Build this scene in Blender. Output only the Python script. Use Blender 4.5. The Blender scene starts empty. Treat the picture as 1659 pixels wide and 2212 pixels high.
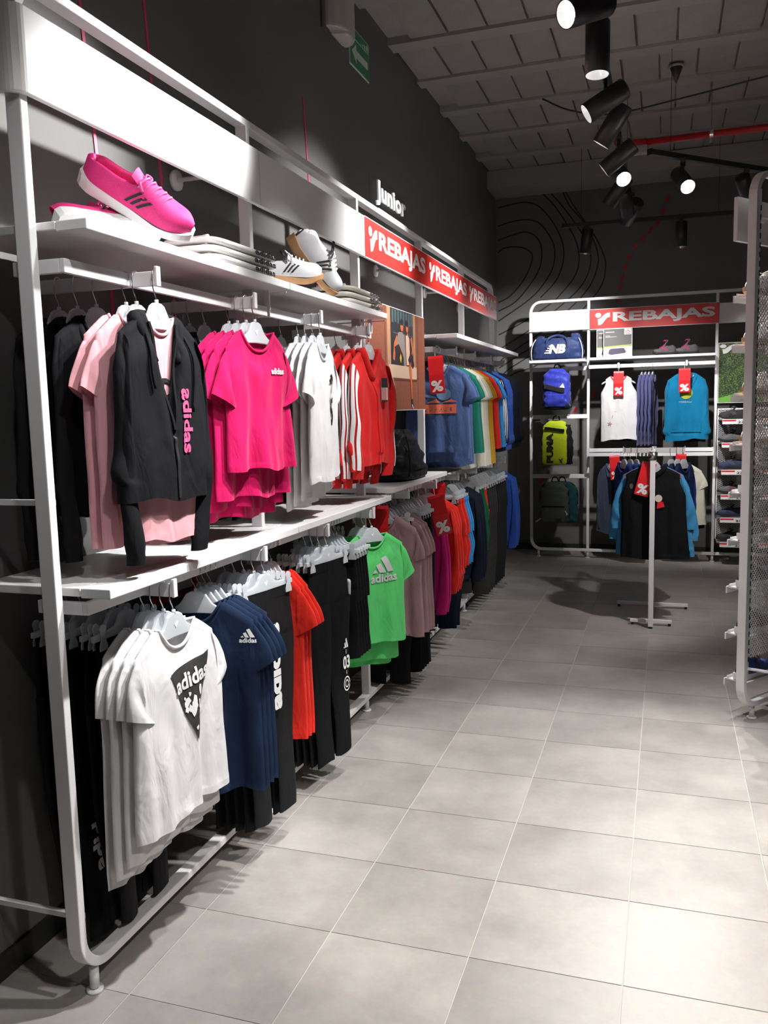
import bpy, bmesh, math, random
import numpy as np
from mathutils import Matrix, Vector

SC = bpy.context.scene
COL = SC.collection
PI = math.pi
random.seed(5)

# ------------------------------------------------------------------ camera
F, CX, CY = 1830.0, 829.5, 1106.0
CAM_H = 1.5
v1 = np.array([610.0, -236.0, F]); v1 /= np.linalg.norm(v1)          # aisle direction in the camera frame
dn = np.array([363.0, 14938.0, 0.0]); dn /= np.linalg.norm(dn)
v3 = dn + np.array([0, 0, -(dn @ v1) / v1[2]]); v3 /= np.linalg.norm(v3)   # down
v2 = np.cross(v3, v1)
RW = np.array([v2, v1, -v3])
cam = bpy.data.objects.new('camera', bpy.data.cameras.new('camera'))
COL.objects.link(cam)
mw = Matrix.Identity(4)
for i, ax in enumerate((RW @ np.array([1, 0, 0]), RW @ np.array([0, -1, 0]), RW @ np.array([0, 0, -1]))):
    for j in range(3):
        mw[j][i] = ax[j]
mw[2][3] = CAM_H
cam.matrix_world = mw
cam.data.sensor_fit = 'HORIZONTAL'
cam.data.sensor_width = 36.0
cam.data.lens = 36.0 * F / 1659.0
cam.data.clip_start = 0.05
SC.camera = cam

# ------------------------------------------------------------------ world, exposure
W_ = bpy.data.worlds.new('dim_store_air'); SC.world = W_
W_.use_nodes = True
W_.node_tree.nodes['Background'].inputs[0].default_value = (0.9, 0.93, 1.0, 1)
W_.node_tree.nodes['Background'].inputs[1].default_value = 0.02
SC.view_settings.view_transform = 'Standard'
SC.view_settings.look = 'None'
SC.view_settings.gamma = 1.0
SC.view_settings.use_curve_mapping = False
SC.view_settings.exposure = 0.0
PW = 1.3            # overall lamp power

# ------------------------------------------------------------------ materials
MATS = {}
def mat(name, color, rough=0.5, metal=0.0, spec=0.5, var=0.0, vscale=6.0, bump=0.0, bscale=60.0, sheen=0.0, emit=None, trans=0.0, coat=0.0):
    if name in MATS: return MATS[name]
    m = bpy.data.materials.new(name); m.use_nodes = True
    nt = m.node_tree; b = nt.nodes['Principled BSDF']
    b.inputs['Base Color'].default_value = (*color, 1)
    b.inputs['Roughness'].default_value = rough
    b.inputs['Metallic'].default_value = metal
    b.inputs['Specular IOR Level'].default_value = spec
    b.inputs['Coat Weight'].default_value = coat
    if sheen:
        b.inputs['Sheen Weight'].default_value = sheen
    if emit:
        b.inputs['Emission Color'].default_value = (*emit[0], 1)
        b.inputs['Emission Strength'].default_value = emit[1]
    tc = None
    if var or bump:
        tc = nt.nodes.new('ShaderNodeTexCoord')
    if var:
        n = nt.nodes.new('ShaderNodeTexNoise'); n.inputs['Scale'].default_value = vscale; n.inputs['Detail'].default_value = 5
        nt.links.new(tc.outputs['Object'], n.inputs['Vector'])
        mx = nt.nodes.new('ShaderNodeMixRGB')
        mx.inputs[1].default_value = (*[c * (1 - var) for c in color], 1)
        mx.inputs[2].default_value = (*[min(1, c * (1 + var)) for c in color], 1)
        nt.links.new(n.outputs['Fac'], mx.inputs[0]); nt.links.new(mx.outputs[0], b.inputs['Base Color'])
    if bump:
        n = nt.nodes.new('ShaderNodeTexNoise'); n.inputs['Scale'].default_value = bscale; n.inputs['Detail'].default_value = 4
        nt.links.new(tc.outputs['Object'], n.inputs['Vector'])
        bp = nt.nodes.new('ShaderNodeBump'); bp.inputs['Strength'].default_value = bump; bp.inputs['Distance'].default_value = 0.01
        nt.links.new(n.outputs['Fac'], bp.inputs['Height']); nt.links.new(bp.outputs[0], b.inputs['Normal'])
    if trans:
        tr = nt.nodes.new('ShaderNodeBsdfTranslucent'); tr.inputs[0].default_value = (*color, 1)
        ms = nt.nodes.new('ShaderNodeMixShader'); ms.inputs[0].default_value = trans
        nt.links.new(b.outputs[0], ms.inputs[1]); nt.links.new(tr.outputs[0], ms.inputs[2])
        nt.links.new(ms.outputs[0], nt.nodes['Material Output'].inputs['Surface'])
    MATS[name] = m
    return m

def fabric(name, color, rough=0.85, wrinkle=0.7, sheen=0.1, trans=0.0):
    if name in MATS: return MATS[name]
    if max(color) < 0.12: sheen = 0.0
    m = mat(name, color, rough, spec=0.15, var=0.07, vscale=14, sheen=sheen, trans=trans)
    nt = m.node_tree; b = nt.nodes['Principled BSDF']
    tc = nt.nodes.new('ShaderNodeTexCoord')
    mp = nt.nodes.new('ShaderNodeMapping'); mp.inputs['Scale'].default_value = (1.0, 1.0, 0.4)
    nt.links.new(tc.outputs['Object'], mp.inputs['Vector'])
    n1 = nt.nodes.new('ShaderNodeTexNoise'); n1.inputs['Scale'].default_value = 16; n1.inputs['Detail'].default_value = 3
    n1.inputs['Distortion'].default_value = 0.6
    nt.links.new(mp.outputs[0], n1.inputs['Vector'])
    b1 = nt.nodes.new('ShaderNodeBump'); b1.inputs['Strength'].default_value = wrinkle; b1.inputs['Distance'].default_value = 0.016
    nt.links.new(n1.outputs['Fac'], b1.inputs['Height'])
    n2 = nt.nodes.new('ShaderNodeTexNoise'); n2.inputs['Scale'].default_value = 700
    nt.links.new(tc.outputs['Object'], n2.inputs['Vector'])
    b2 = nt.nodes.new('ShaderNodeBump'); b2.inputs['Strength'].default_value = 0.12; b2.inputs['Distance'].default_value = 0.001
    nt.links.new(n2.outputs['Fac'], b2.inputs['Height']); nt.links.new(b1.outputs[0], b2.inputs['Normal'])
    nt.links.new(b2.outputs[0], b.inputs['Normal'])
    return m

def tile_mat():
    m = bpy.data.materials.new('grey_porcelain_tile'); m.use_nodes = True
    nt = m.node_tree; b = nt.nodes['Principled BSDF']; N = nt.nodes.new; L = nt.links.new
    geo = N('ShaderNodeNewGeometry'); oi = N('ShaderNodeObjectInfo')
    n1 = N('ShaderNodeTexNoise'); n1.inputs['Scale'].default_value = 3.2; n1.inputs['Detail'].default_value = 7; n1.inputs['Roughness'].default_value = 0.62
    off = N('ShaderNodeVectorMath'); off.operation = 'ADD'
    sc = N('ShaderNodeVectorMath'); sc.operation = 'SCALE'; sc.inputs['Scale'].default_value = 40
    cmb = N('ShaderNodeCombineXYZ'); L(oi.outputs['Random'], cmb.inputs[0]); L(oi.outputs['Random'], cmb.inputs[1])
    L(cmb.outputs[0], sc.inputs[0]); L(geo.outputs['Position'], off.inputs[0]); L(sc.outputs[0], off.inputs[1]); L(off.outputs[0], n1.inputs['Vector'])
    cr = N('ShaderNodeValToRGB'); cr.color_ramp.elements[0].position = 0.28; cr.color_ramp.elements[1].position = 0.75
    cr.color_ramp.elements[0].color = (0.275, 0.258, 0.244, 1); cr.color_ramp.elements[1].color = (0.45, 0.425, 0.40, 1)
    L(n1.outputs['Fac'], cr.inputs[0])
    n2 = N('ShaderNodeTexNoise'); n2.inputs['Scale'].default_value = 60; n2.inputs['Detail'].default_value = 3; L(geo.outputs['Position'], n2.inputs['Vector'])
    mx = N('ShaderNodeMixRGB'); mx.blend_type = 'MULTIPLY'; mx.inputs[0].default_value = 0.18
    L(cr.outputs[0], mx.inputs[1]); L(n2.outputs['Color'], mx.inputs[2])
    mr = N('ShaderNodeMapRange'); mr.inputs['To Min'].default_value = 0.9; mr.inputs['To Max'].default_value = 1.08; L(oi.outputs['Random'], mr.inputs[0])
    hs = N('ShaderNodeHueSaturation'); L(mr.outputs[0], hs.inputs['Value']); L(mx.outputs[0], hs.inputs['Color']); L(hs.outputs[0], b.inputs['Base Color'])
    r = N('ShaderNodeMapRange'); r.inputs['To Min'].default_value = 0.32; r.inputs['To Max'].default_value = 0.5; L(n1.outputs['Fac'], r.inputs[0]); L(r.outputs[0], b.inputs['Roughness'])
    bp = N('ShaderNodeBump'); bp.inputs['Strength'].default_value = 0.05; bp.inputs['Distance'].default_value = 0.004; L(n1.outputs['Fac'], bp.inputs['Height']); L(bp.outputs[0], b.inputs['Normal'])
    return m

WHITE = mat('white_powder_coat', (0.80, 0.79, 0.81), 0.42, bump=0.03, bscale=300)
WHITE2 = mat('white_laminate', (0.84, 0.83, 0.84), 0.35)
CHROME = mat('steel_wire', (0.75, 0.76, 0.78), 0.22, metal=1.0)
PLASTIC = mat('frosted_plastic', (0.82, 0.85, 0.88), 0.25, trans=0.45)
BLACKM = mat('black_lamp_metal', (0.012, 0.012, 0.013), 0.45)
RED = mat('sale_red', (0.72, 0.012, 0.02), 0.4)
REDB = mat('sale_banner_red', (0.70, 0.035, 0.03), 0.35)
WPRINT = mat('white_print', (0.85, 0.85, 0.85), 0.6)
GPRINT = mat('silver_print', (0.55, 0.55, 0.56), 0.4)
BPRINT = mat('black_print', (0.012, 0.012, 0.012), 0.6)
OPRINT = mat('orange_print', (0.75, 0.16, 0.07), 0.6)

# ------------------------------------------------------------------ mesh helpers
class MB:
    def __init__(s): s.v = []; s.f = []
    def add(s, V, Fc):
        o = len(s.v); s.v.extend([tuple(map(float, p)) for p in V]); s.f.extend([tuple(i + o for i in f) for f in Fc]); return s
    def box(s, x0, x1, y0, y1, z0, z1):
        V = [(x0, y0, z0), (x1, y0, z0), (x1, y1, z0), (x0, y1, z0), (x0, y0, z1), (x1, y0, z1), (x1, y1, z1), (x0, y1, z1)]
        return s.add(V, [(0, 3, 2, 1), (4, 5, 6, 7), (0, 1, 5, 4), (1, 2, 6, 5), (2, 3, 7, 6), (3, 0, 4, 7)])
    def grid(s, P, closed=False):
        P = np.asarray(P); r, c = P.shape[:2]
        Fc = []
        for i in range(r - 1):
            for j in range(c if closed else c - 1):
                k = (j + 1) % c
                Fc.append((i * c + j, i * c + k, (i + 1) * c + k, (i + 1) * c + j))
        return s.add(P.reshape(-1, 3), Fc)
    def tube(s, path, r, n=8, closed=False, cap=True, flat=1.0, flatdir=None):
        P = np.asarray(path, float); m = len(P)
        R = np.full(m, r) if np.isscalar(r) else np.asarray(r, float)
        T = np.gradient(P, axis=0)
        if closed: T = np.roll(P, -1, 0) - np.roll(P, 1, 0)
        T /= np.linalg.norm(T, axis=1)[:, None] + 1e-12
        ref = np.array([0, 0, 1.0]) if flatdir is None else np.asarray(flatdir, float)
        if abs(T[0] @ ref) > 0.9: ref = np.array([1.0, 0, 0])
        rings = []
        u = None
        for i in range(m):
            u = ref - T[i] * (ref @ T[i]) if (u is None or flatdir is not None) else u - T[i] * (u @ T[i])
            u /= np.linalg.norm(u) + 1e-12
            w = np.cross(T[i], u)
            a = np.arange(n) * 2 * PI / n
            rings.append(P[i] + R[i] * (np.cos(a)[:, None] * u * flat + np.sin(a)[:, None] * w))
        if closed: rings.append(rings[0])
        s.grid(np.array(rings), True)
        if cap and not closed:
            o = len(s.v) - m * n
            s.f.append(tuple(o + i for i in range(n))[::-1]); s.f.append(tuple(o + (m - 1) * n + i for i in range(n)))
        return s
    def sweep(s, path, a, b, up, closed=False):
        """rectangle: half-size a along fixed 'up', half-size b along tangent x up (mitred)"""
        P = np.asarray(path, float); m = len(P); up = np.asarray(up, float)
        rings = []
        for i in range(m):
            p = P[i - 1] if (i or closed) else P[i]; q = P[(i + 1) % m] if (i < m - 1 or closed) else P[i]
            t1 = P[i] - p; t2 = q - P[i]
            t1 = t1 / (np.linalg.norm(t1) + 1e-12) if np.linalg.norm(t1) > 1e-9 else t2 / np.linalg.norm(t2)
            t2 = t2 / (np.linalg.norm(t2) + 1e-12) if np.linalg.norm(t2) > 1e-9 else t1
            t = t1 + t2; t /= np.linalg.norm(t)
            w = np.cross(t, up); w /= np.linalg.norm(w)
            k = 1 / max(0.3, abs(np.dot(np.cross(t1, up) / np.linalg.norm(np.cross(t1, up)), w)))
            rings.append([P[i] + up * a + w * b * k, P[i] - up * a + w * b * k, P[i] - up * a - w * b * k, P[i] + up * a - w * b * k])
        if closed: rings.append(rings[0])
        s.grid(np.array(rings), True)
        if not closed:
            o = len(s.v) - m * 4
            s.f.append((o, o + 1, o + 2, o + 3)); s.f.append((o + m * 4 - 1, o + m * 4 - 2, o + m * 4 - 3, o + m * 4 - 4))
        return s
    def prism(s, poly, y0, y1):
        """polygon in local XZ extruded along Y"""
        n = len(poly)
        V = [(x, y0, z) for x, z in poly] + [(x, y1, z) for x, z in poly]
        Fc = [tuple(range(n)), tuple(range(2 * n - 1, n - 1, -1))] + [(i, n + i, n + (i + 1) % n, (i + 1) % n) for i in range(n)]
        return s.add(V, Fc)
    def prism_z(s, poly, z0, z1):
        n = len(poly)
        V = [(x, y, z0) for x, y in poly] + [(x, y, z1) for x, y in poly]
        Fc = [tuple(range(n))[::-1], tuple(range(n, 2 * n))] + [(i, (i + 1) % n, n + (i + 1) % n, n + i) for i in range(n)]
        return s.add(V, Fc)
    def cyl(s, p, q, r, n=16, r2=None):
        return s.tube([p, q], [r, r if r2 is None else r2], n)
    def xf(s, M):
        s.v = [tuple(M @ Vector(p)) for p in s.v]; return s

def mesh(name, mb, m=None, smooth=False):
    me = bpy.data.meshes.new(name)
    me.from_pydata(mb.v, [], mb.f); me.validate()
    bm = bmesh.new(); bm.from_mesh(me); bmesh.ops.recalc_face_normals(bm, faces=bm.faces); bm.to_mesh(me); bm.free()
    if smooth:
        me.polygons.foreach_set('use_smooth', [True] * len(me.polygons))
    me.materials.append(m)
    return me
def ob(name, me, m=None, parent=None, loc=(0, 0, 0), rot=(0, 0, 0), bev=0.0):
    o = bpy.data.objects.new(name, me); COL.objects.link(o)
    if m is not None and me.materials[0] != m:
        if me.users <= 1 and me.materials[0] is None: me.materials[0] = m
        else:
            o.material_slots[0].link = 'OBJECT'; o.material_slots[0].material = m
    if parent: o.parent = parent
    o.location = loc; o.rotation_euler = rot
    if bev:
        bv = o.modifiers.new('bevel', 'BEVEL'); bv.width = bev; bv.segments = 2; bv.limit_method = 'ANGLE'
    return o
def put(name, mb, m, parent=None, smooth=False, bev=0.0, loc=(0, 0, 0), rot=(0, 0, 0)):
    return ob(name, mesh(name, mb, m, smooth), m, parent, loc, rot, bev)
def tag(o, label=None, cat=None, group=None, kind=None):
    if label: o['label'] = label
    if cat: o['category'] = cat
    if group: o['group'] = group
    if kind: o['kind'] = kind
    return o
def thing(name, label, cat, loc=(0, 0, 0), rz=0.0, group=None, rot=None):
    o = bpy.data.objects.new(name, None); COL.objects.link(o); o.empty_display_size = 0.05
    o.location = loc; o.rotation_euler = rot if rot else (0, 0, rz)
    return tag(o, label, cat, group)
def struct(name, mb, m, label=None, smooth=False):
    o = put(name, mb, m, None, smooth); o['kind'] = 'structure'
    if label: o['label'] = label
    return o
def smooth01(a, b, x):
    t = np.clip((x - a) / (b - a), 0, 1); return t * t * (3 - 2 * t)
def arc(cx, cy, r, a0, a1, n):
    return [(cx + r * math.cos(math.radians(a0 + (a1 - a0) * i / n)), cy + r * math.sin(math.radians(a0 + (a1 - a0) * i / n))) for i in range(n + 1)]
def bez(p, n):
    p = [np.asarray(q, float) for q in p]; t = np.linspace(0, 1, n)[:, None]
    if len(p) == 3: return (1 - t) ** 2 * p[0] + 2 * t * (1 - t) * p[1] + t * t * p[2]
    return (1 - t) ** 3 * p[0] + 3 * t * (1 - t) ** 2 * p[1] + 3 * t * t * (1 - t) * p[2] + t ** 3 * p[3]
def catmull(P, k=6):
    P = np.asarray(P, float); Q = np.vstack([2 * P[0] - P[1], P, 2 * P[-1] - P[-2]]); out = []
    for i in range(1, len(Q) - 2):
        for t in np.linspace(0, 1, k, endpoint=False):
            a, b, c, d = Q[i - 1], Q[i], Q[i + 1], Q[i + 2]
            out.append(0.5 * (2 * b + (c - a) * t + (2 * a - 5 * b + 4 * c - d) * t * t + (3 * b - a - 3 * c + d) * t ** 3))
    out.append(P[-1]); return np.array(out)

# ------------------------------------------------------------------ lettering: 2D triangles in (x, z)
TXT = {}
def text2d(s, bold=0.0, spacing=1.0):
    key = (s, bold, spacing)
    if key in TXT: return TXT[key]
    cu = bpy.data.curves.new('lettering', 'FONT'); cu.body = s; cu.resolution_u = 3; cu.offset = bold; cu.space_character = spacing
    o = bpy.data.objects.new('lettering', cu); COL.objects.link(o)
    bpy.context.view_layer.update()
    me = bpy.data.meshes.new_from_object(o.evaluated_get(bpy.context.evaluated_depsgraph_get()))
    V = np.array([(v.co.x, v.co.y) for v in me.vertices]); Fc = [tuple(p.vertices) for p in me.polygons]
    bpy.data.objects.remove(o); bpy.data.curves.remove(cu); bpy.data.meshes.remove(me)
    V = V - V.min(0); V = V / V.max(0)                # unit box
    TXT[key] = (V, Fc); return TXT[key]
def flat2d(parts):
    """merge [(V, F, (x0, z0, w, h), angle, shear)] of unit-box shapes into one (V, F)"""
    VV = []; FF = []; o = 0
    for (V, Fc), (x0, z0, w, h), *r in parts:
        a = math.radians(r[0]) if r else 0
        P = (np.asarray(V) - 0.5) * (w, h)
        P = np.stack([P[:, 0] * math.cos(a) - P[:, 1] * math.sin(a), P[:, 0] * math.sin(a) + P[:, 1] * math.cos(a)], 1)
        P = P + (x0 + w / 2, z0 + h / 2)
        VV.append(P); FF += [tuple(i + o for i in f) for f in Fc]; o += len(P)
    return np.vstack(VV), FF
def poly2d(p):
    p = np.asarray(p, float); return p, [tuple(range(len(p)))]
def refine(V, Fc, size):
    bm = bmesh.new(); vs = [bm.verts.new((x, 0, z)) for x, z in V]
    for f in Fc:
        try: bm.faces.new([vs[i] for i in f])
        except ValueError: pass
    bmesh.ops.triangulate(bm, faces=bm.faces[:])
    for _ in range(5):
        e = [e for e in bm.edges if e.calc_length() > size]
        if not e: break
        bmesh.ops.subdivide_edges(bm, edges=e, cuts=1)
        bmesh.ops.triangulate(bm, faces=[f for f in bm.faces if len(f.verts) > 3])
    bm.verts.index_update()
    V2 = np.array([(v.co.x, v.co.z) for v in bm.verts]); F2 = [tuple(v.index for v in f.verts) for f in bm.faces]
    bm.free(); return V2, F2
def flat_mb(VF, y, thick=0.0):
    V, Fc = VF; mb = MB(); mb.add([(x, y, z) for x, z in V], Fc); return mb
TRI_LOGO = [([(0.0, 0.0), (0.16, 0.0), (0.20, 0.12), (0.06, 0.20)]), ([(0.24, 0.0), (0.52, 0.0), (0.60, 0.18), (0.40, 0.52), (0.22, 0.42)]), ([(0.62, 0.0), (1.0, 0.0), (0.66, 1.0), (0.44, 0.80), (0.66, 0.42)])]
def mountain():
    """three slanted bars rising to the right"""
    VV = []; FF = []; o = 0
    for p in ([(0.0, 0.0), (0.22, 0.0), (0.13, 0.22), (0.0, 0.22 * 0.35)], [(0.30, 0.0), (0.58, 0.0), (0.36, 0.60), (0.16, 0.46)], [(0.66, 0.0), (0.98, 0.0), (0.62, 1.0), (0.40, 0.86)]):
        VV += p; FF.append(tuple(range(o, o + len(p)))); o += len(p)
    return np.array(VV), FF
def swoosh_logo():
    """round dot and a waving ribbon, unit box 1 x 1"""
    dot = [(0.2 + 0.2 * math.cos(a), 0.8 + 0.2 * math.sin(a)) for a in np.linspace(0, 2 * PI, 20, endpoint=False)]
    top = bez([(0.16, 0.50), (0.45, 0.42), (0.48, 0.98), (1.0, 0.98)], 10); bot = bez([(1.0, 0.62), (0.62, 0.66), (0.62, -0.06), (0.20, 0.0)], 10)
    rib = [tuple(p) for p in top] + [tuple(p) for p in bot]
    V = np.array(dot + rib); return V, [tuple(range(20)), tuple(range(20, 20 + len(rib)))]
# ------------------------------------------------------------------ the room
X0, X1, Y0, Y1, ZC = -1.68, 2.36, -1.05, 8.87, 3.76
WALLM = mat('charcoal_wall_paint', (0.135, 0.133, 0.130), 0.75, var=0.08, vscale=2.5, bump=0.05, bscale=120)
WALLB = WALLM
GROUT = mat('pale_grout', (0.46, 0.44, 0.41), 0.8, var=0.1, vscale=20)
CEILM = mat('grey_ceiling_paint', (0.33, 0.312, 0.295), 0.9, var=0.1, vscale=5, bump=0.2, bscale=90)
CEILP = mat('grey_ceiling_block', (0.31, 0.292, 0.276), 0.95, var=0.15, vscale=6, bump=0.4, bscale=70)

floor = struct('floor', MB().box(X0 - 0.1, X1 + 0.1, Y0 - 0.1, Y1 + 0.1, -0.12, -0.0022), GROUT)
TILE = tile_mat()
tm = MB(); g = 0.0020
tm.box(g, 0.408 - g, g, 0.396 - g, -0.012, 0.0)
tile_me = mesh('tile', tm, TILE)
for i in range(10):
    for j in range(25):
        ob('tile', tile_me, TILE, floor, (-1.718 + 0.408 * i, -1.051 + 0.396 * j, 0))
wall_left = struct('wall_left', MB().box(X0 - 0.12, X0, Y0 - 0.12, Y1 + 0.12, 0.0, ZC + 0.1), WALLM)
wall_back = struct('wall_back', MB().box(X0, X1 + 0.12, Y1, Y1 + 0.12, 0.0, ZC + 0.1), WALLB)
struct('wall_right', MB().box(X1, X1 + 0.12, Y0 - 0.12, Y1, 0.0, ZC + 0.1), WALLM)
struct('wall_front', MB().box(X0, X1, Y0 - 0.12, Y0, 0.0, ZC + 0.1), WALLM)
ceiling = struct('ceiling', MB().box(X0, X1, Y0, Y1, ZC + 0.035, ZC + 0.1), CEILM)
jm = mesh('joist', MB().box(X0, X1, -0.062, 0.062, ZC - 0.012, ZC + 0.036), CEILM)
pm = mesh('ceiling_panel', MB().box(0.007, 0.236, 0.066, 0.579, ZC + 0.006, ZC + 0.036), CEILP)
k = 0
for j in range(-10, 6):
    y = 5.39 + 0.645 * j
    if y - 0.062 > Y0 and y < Y1: ob('joist', jm, CEILM, ceiling, (0, y, 0))
    for i in range(17):
        x = X0 + 0.01 - 0.11 * (j % 2) + 0.243 * i
        if y + 0.6 < Y1 and y > Y0 - 0.3 and x > X0 - 0.02 and x + 0.236 < X1:
            ob('ceiling_panel', pm, CEILP, ceiling, (x, y, random.uniform(-0.003, 0.003)))
struct('trim_1', MB().box(X0, X1, 8.42, Y1, 3.60, ZC), CEILM)
struct('baseboard_left', MB().box(X0, X0 + 0.012, Y0, Y1, 0.0, 0.07), mat('black_skirting', (0.02, 0.02, 0.02), 0.5))
struct('baseboard_back', MB().box(X0, X1, Y1 - 0.012, Y1, 0.0, 0.07), MATS['black_skirting'])

# contour lines, dashes and dots painted on the walls
LINEM = mat('black_contour_paint', (0.006, 0.006, 0.006), 0.6)
contours = [[(-1.66, 3.51), (-1.53, 3.53), (-1.38, 3.54), (-1.25, 3.49), (-1.14, 3.37), (-1.05, 3.22), (-1.0, 3.06), (-1.01, 2.9), (-1.08, 2.74), (-1.23, 2.59)],
 [(-1.66, 3.33), (-1.53, 3.36), (-1.38, 3.37), (-1.25, 3.33), (-1.15, 3.21), (-1.09, 3.07), (-1.1, 2.9), (-1.18, 2.75), (-1.33, 2.59), (-1.66, 2.38)],
 [(-1.66, 3.19), (-1.51, 3.23), (-1.38, 3.25), (-1.27, 3.19), (-1.22, 3.08), (-1.23, 2.91), (-1.31, 2.76), (-1.48, 2.57), (-1.66, 2.48)],
 [(-1.66, 3.07), (-1.59, 3.11), (-1.47, 3.11), (-1.37, 3.08), (-1.31, 3.01), (-1.34, 2.89), (-1.42, 2.75), (-1.55, 2.62), (-1.66, 2.57)],
 [(-1.21, 3.61), (-1.1, 3.49), (-1.01, 3.36), (-0.92, 3.21), (-0.86, 3.06), (-0.85, 2.9), (-0.9, 2.76), (-1.03, 2.61), (-1.12, 2.53), (-1.4, 2.36), (-1.66, 2.24)],
 [(-1.14, 3.62), (-1.03, 3.49), (-0.92, 3.34), (-0.81, 3.17), (-0.74, 3.0), (-0.74, 2.86), (-0.81, 2.7), (-0.96, 2.55), (-1.3, 2.3), (-1.64, 2.1)],
 [(-1.01, 3.61), (-0.94, 3.46), (-0.83, 3.33), (-0.73, 3.16), (-0.67, 3.0), (-0.67, 2.85), (-0.78, 2.62), (-1.1, 2.33), (-1.44, 2.11), (-1.6, 2.01), (-1.66, 1.95)],
 [(-0.98, 3.6), (-0.9, 3.46), (-0.8, 3.31), (-0.69, 3.14), (-0.62, 2.99), (-0.59, 2.85), (-0.66, 2.62), (-1.0, 2.28), (-1.44, 2.03), (-1.66, 1.9)],
 [(-1.66, 1.8), (-1.55, 1.89), (-1.43, 1.96), (-1.1, 2.16), (-0.8, 2.4)], [(-1.66, 1.72), (-1.5, 1.84), (-1.3, 1.9), (-1.0, 2.06)]]
for c in contours:
    P = catmull(np.array([(x, Y1 - 0.001, z) for x, z in c]), 5)
    put('contour_line', MB().sweep(P, 0.003, 0.006, (0, 1, 0)), LINEM, wall_back)
DASHR = mat('red_dash_paint', (0.45, 0.012, 0.016), 0.5)
dm = mesh('dash', MB().box(-0.014, 0.014, -0.002, 0.002, -0.032, 0.032), DASHR)
for x, z in ((-0.019, 3.439), (-0.055, 3.331), (-0.1, 3.231), (-0.172, 3.164), (-0.24, 3.09), (-0.312, 3.019), (-0.363, 2.926), (-0.406, 2.832), (-0.427, 2.732), (-0.448, 2.644), (-0.47, 2.52), (-0.52, 2.36), (-0.56, 2.25), (-0.62, 2.03), (-0.7, 1.6), (-0.88, 1.45), (-1.2, 0.55), (-1.22, 0.4), (-1.24, 0.72)):
    ob('dash', dm, DASHR, wall_back, (x, Y1 - 0.001, z), (0, math.radians(25), 0))
PINKL = mat('pink_line_paint', (0.62, 0.05, 0.16), 0.5)
for pts in ([(2.25, 3.1), (2.284, 2.656), (2.308, 2.386), (2.33, 2.1), (2.36, 1.7), (2.40, 1.2)], [(2.60, 3.2), (2.622, 2.877), (2.664, 2.384), (2.69, 2.1), (2.74, 1.6), (2.78, 1.2)], [(3.95, 3.0), (4.0, 2.5), (4.06, 2.0), (4.1, 1.6)]):
    P = catmull(np.array([(X0 + 0.001, y, z) for y, z in pts]), 4)
    put('painted_line', MB().sweep(P, 0.002, 0.007, (1, 0, 0)), PINKL, wall_left)
DOTM = mat('grey_dot_paint', (0.30, 0.30, 0.29), 0.6)
dm = mesh('painted_dot', MB().box(-0.002, 0.002, -0.02, 0.02, -0.008, 0.008), DOTM)
for i in range(46):
    ob('painted_dot', dm, DOTM, wall_left, (X0 + 0.001, 3.2 + 0.085 * i, 2.05 + 0.012 * math.sin(i * 0.5)))
ob('painted_mark', mesh('painted_mark', MB().box(-0.002, 0.002, -0.03, 0.03, -0.009, 0.009), PINKL), PINKL, wall_left, (X0 + 0.001, 1.80, 1.73))

# ------------------------------------------------------------------ track lamps
LENS = mat('lit_lamp_lens', (1, 1, 1), 0.3, emit=((1.0, 0.97, 0.92), 60.0))
LENSOFF = mat('grey_reflector', (0.55, 0.55, 0.56), 0.25, metal=0.6)
def lathe(prof, M, n=20):
    P = np.array([[(r * math.cos(a), r * math.sin(a), z) for a in np.arange(n) * 2 * PI / n] for z, r in prof])
    return MB().grid(P, True).xf(M)
LAMPS = 0
def track_lamp(x, y, z, aim, lit, label, power=0.0, cone=40, blend=0.35, group=None, drop=0.13, ln=0.215, r=0.050, color=(1.0, 0.95, 0.88), soft=0.03, offscreen=None):
    t = thing('track_lamp', label, 'lamp', (x, y, z), 0, group)
    d = Vector(aim).normalized(); c = Vector((0, 0, -drop))
    M = Matrix.Translation(c) @ d.to_track_quat('Z', 'Y').to_matrix().to_4x4()
    put('adapter', MB().box(-0.017, 0.017, -0.06, 0.06, -0.03, 0.0), BLACKM, t, bev=0.003)
    side = d.cross(Vector((0, 0, 1)))
    put('stem', MB().cyl((0, 0, -0.028), tuple(c), 0.009, 10), BLACKM, t, True)
    put('body', lathe([(-ln / 2, 0.0), (-ln / 2, r * 0.92), (-ln / 2 + 0.006, r), (ln / 2, r), (ln / 2, r * 0.93), (ln / 2 - 0.012, r * 0.925)], M, 24), BLACKM, t, True)
    rf = put('reflector', lathe([(ln / 2 - 0.001, r * 0.93), (ln / 2 - 0.070, r * 0.60), (ln / 2 - 0.071, 0.0)], M, 24), LENSOFF, t, True)
    put('lens', lathe([(ln / 2 - 0.066, 0.0), (ln / 2 - 0.066, r * (0.60 if lit else 0.4))], M, 24), LENS if lit else LENSOFF, rf)
    if power:
        l = bpy.data.lights.new(offscreen or 'lamp_beam', 'SPOT'); l.energy = power * PW; l.spot_size = math.radians(cone); l.spot_blend = blend
        l.shadow_soft_size = soft; l.color = color
        lo = bpy.data.objects.new(offscreen or 'lamp_beam', l); COL.objects.link(lo); lo.parent = t
        lo.matrix_local = Matrix.Translation(c + d * (ln / 2 + 0.012)) @ (-d).to_track_quat('Z', 'Y').to_matrix().to_4x4()
    return t
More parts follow.
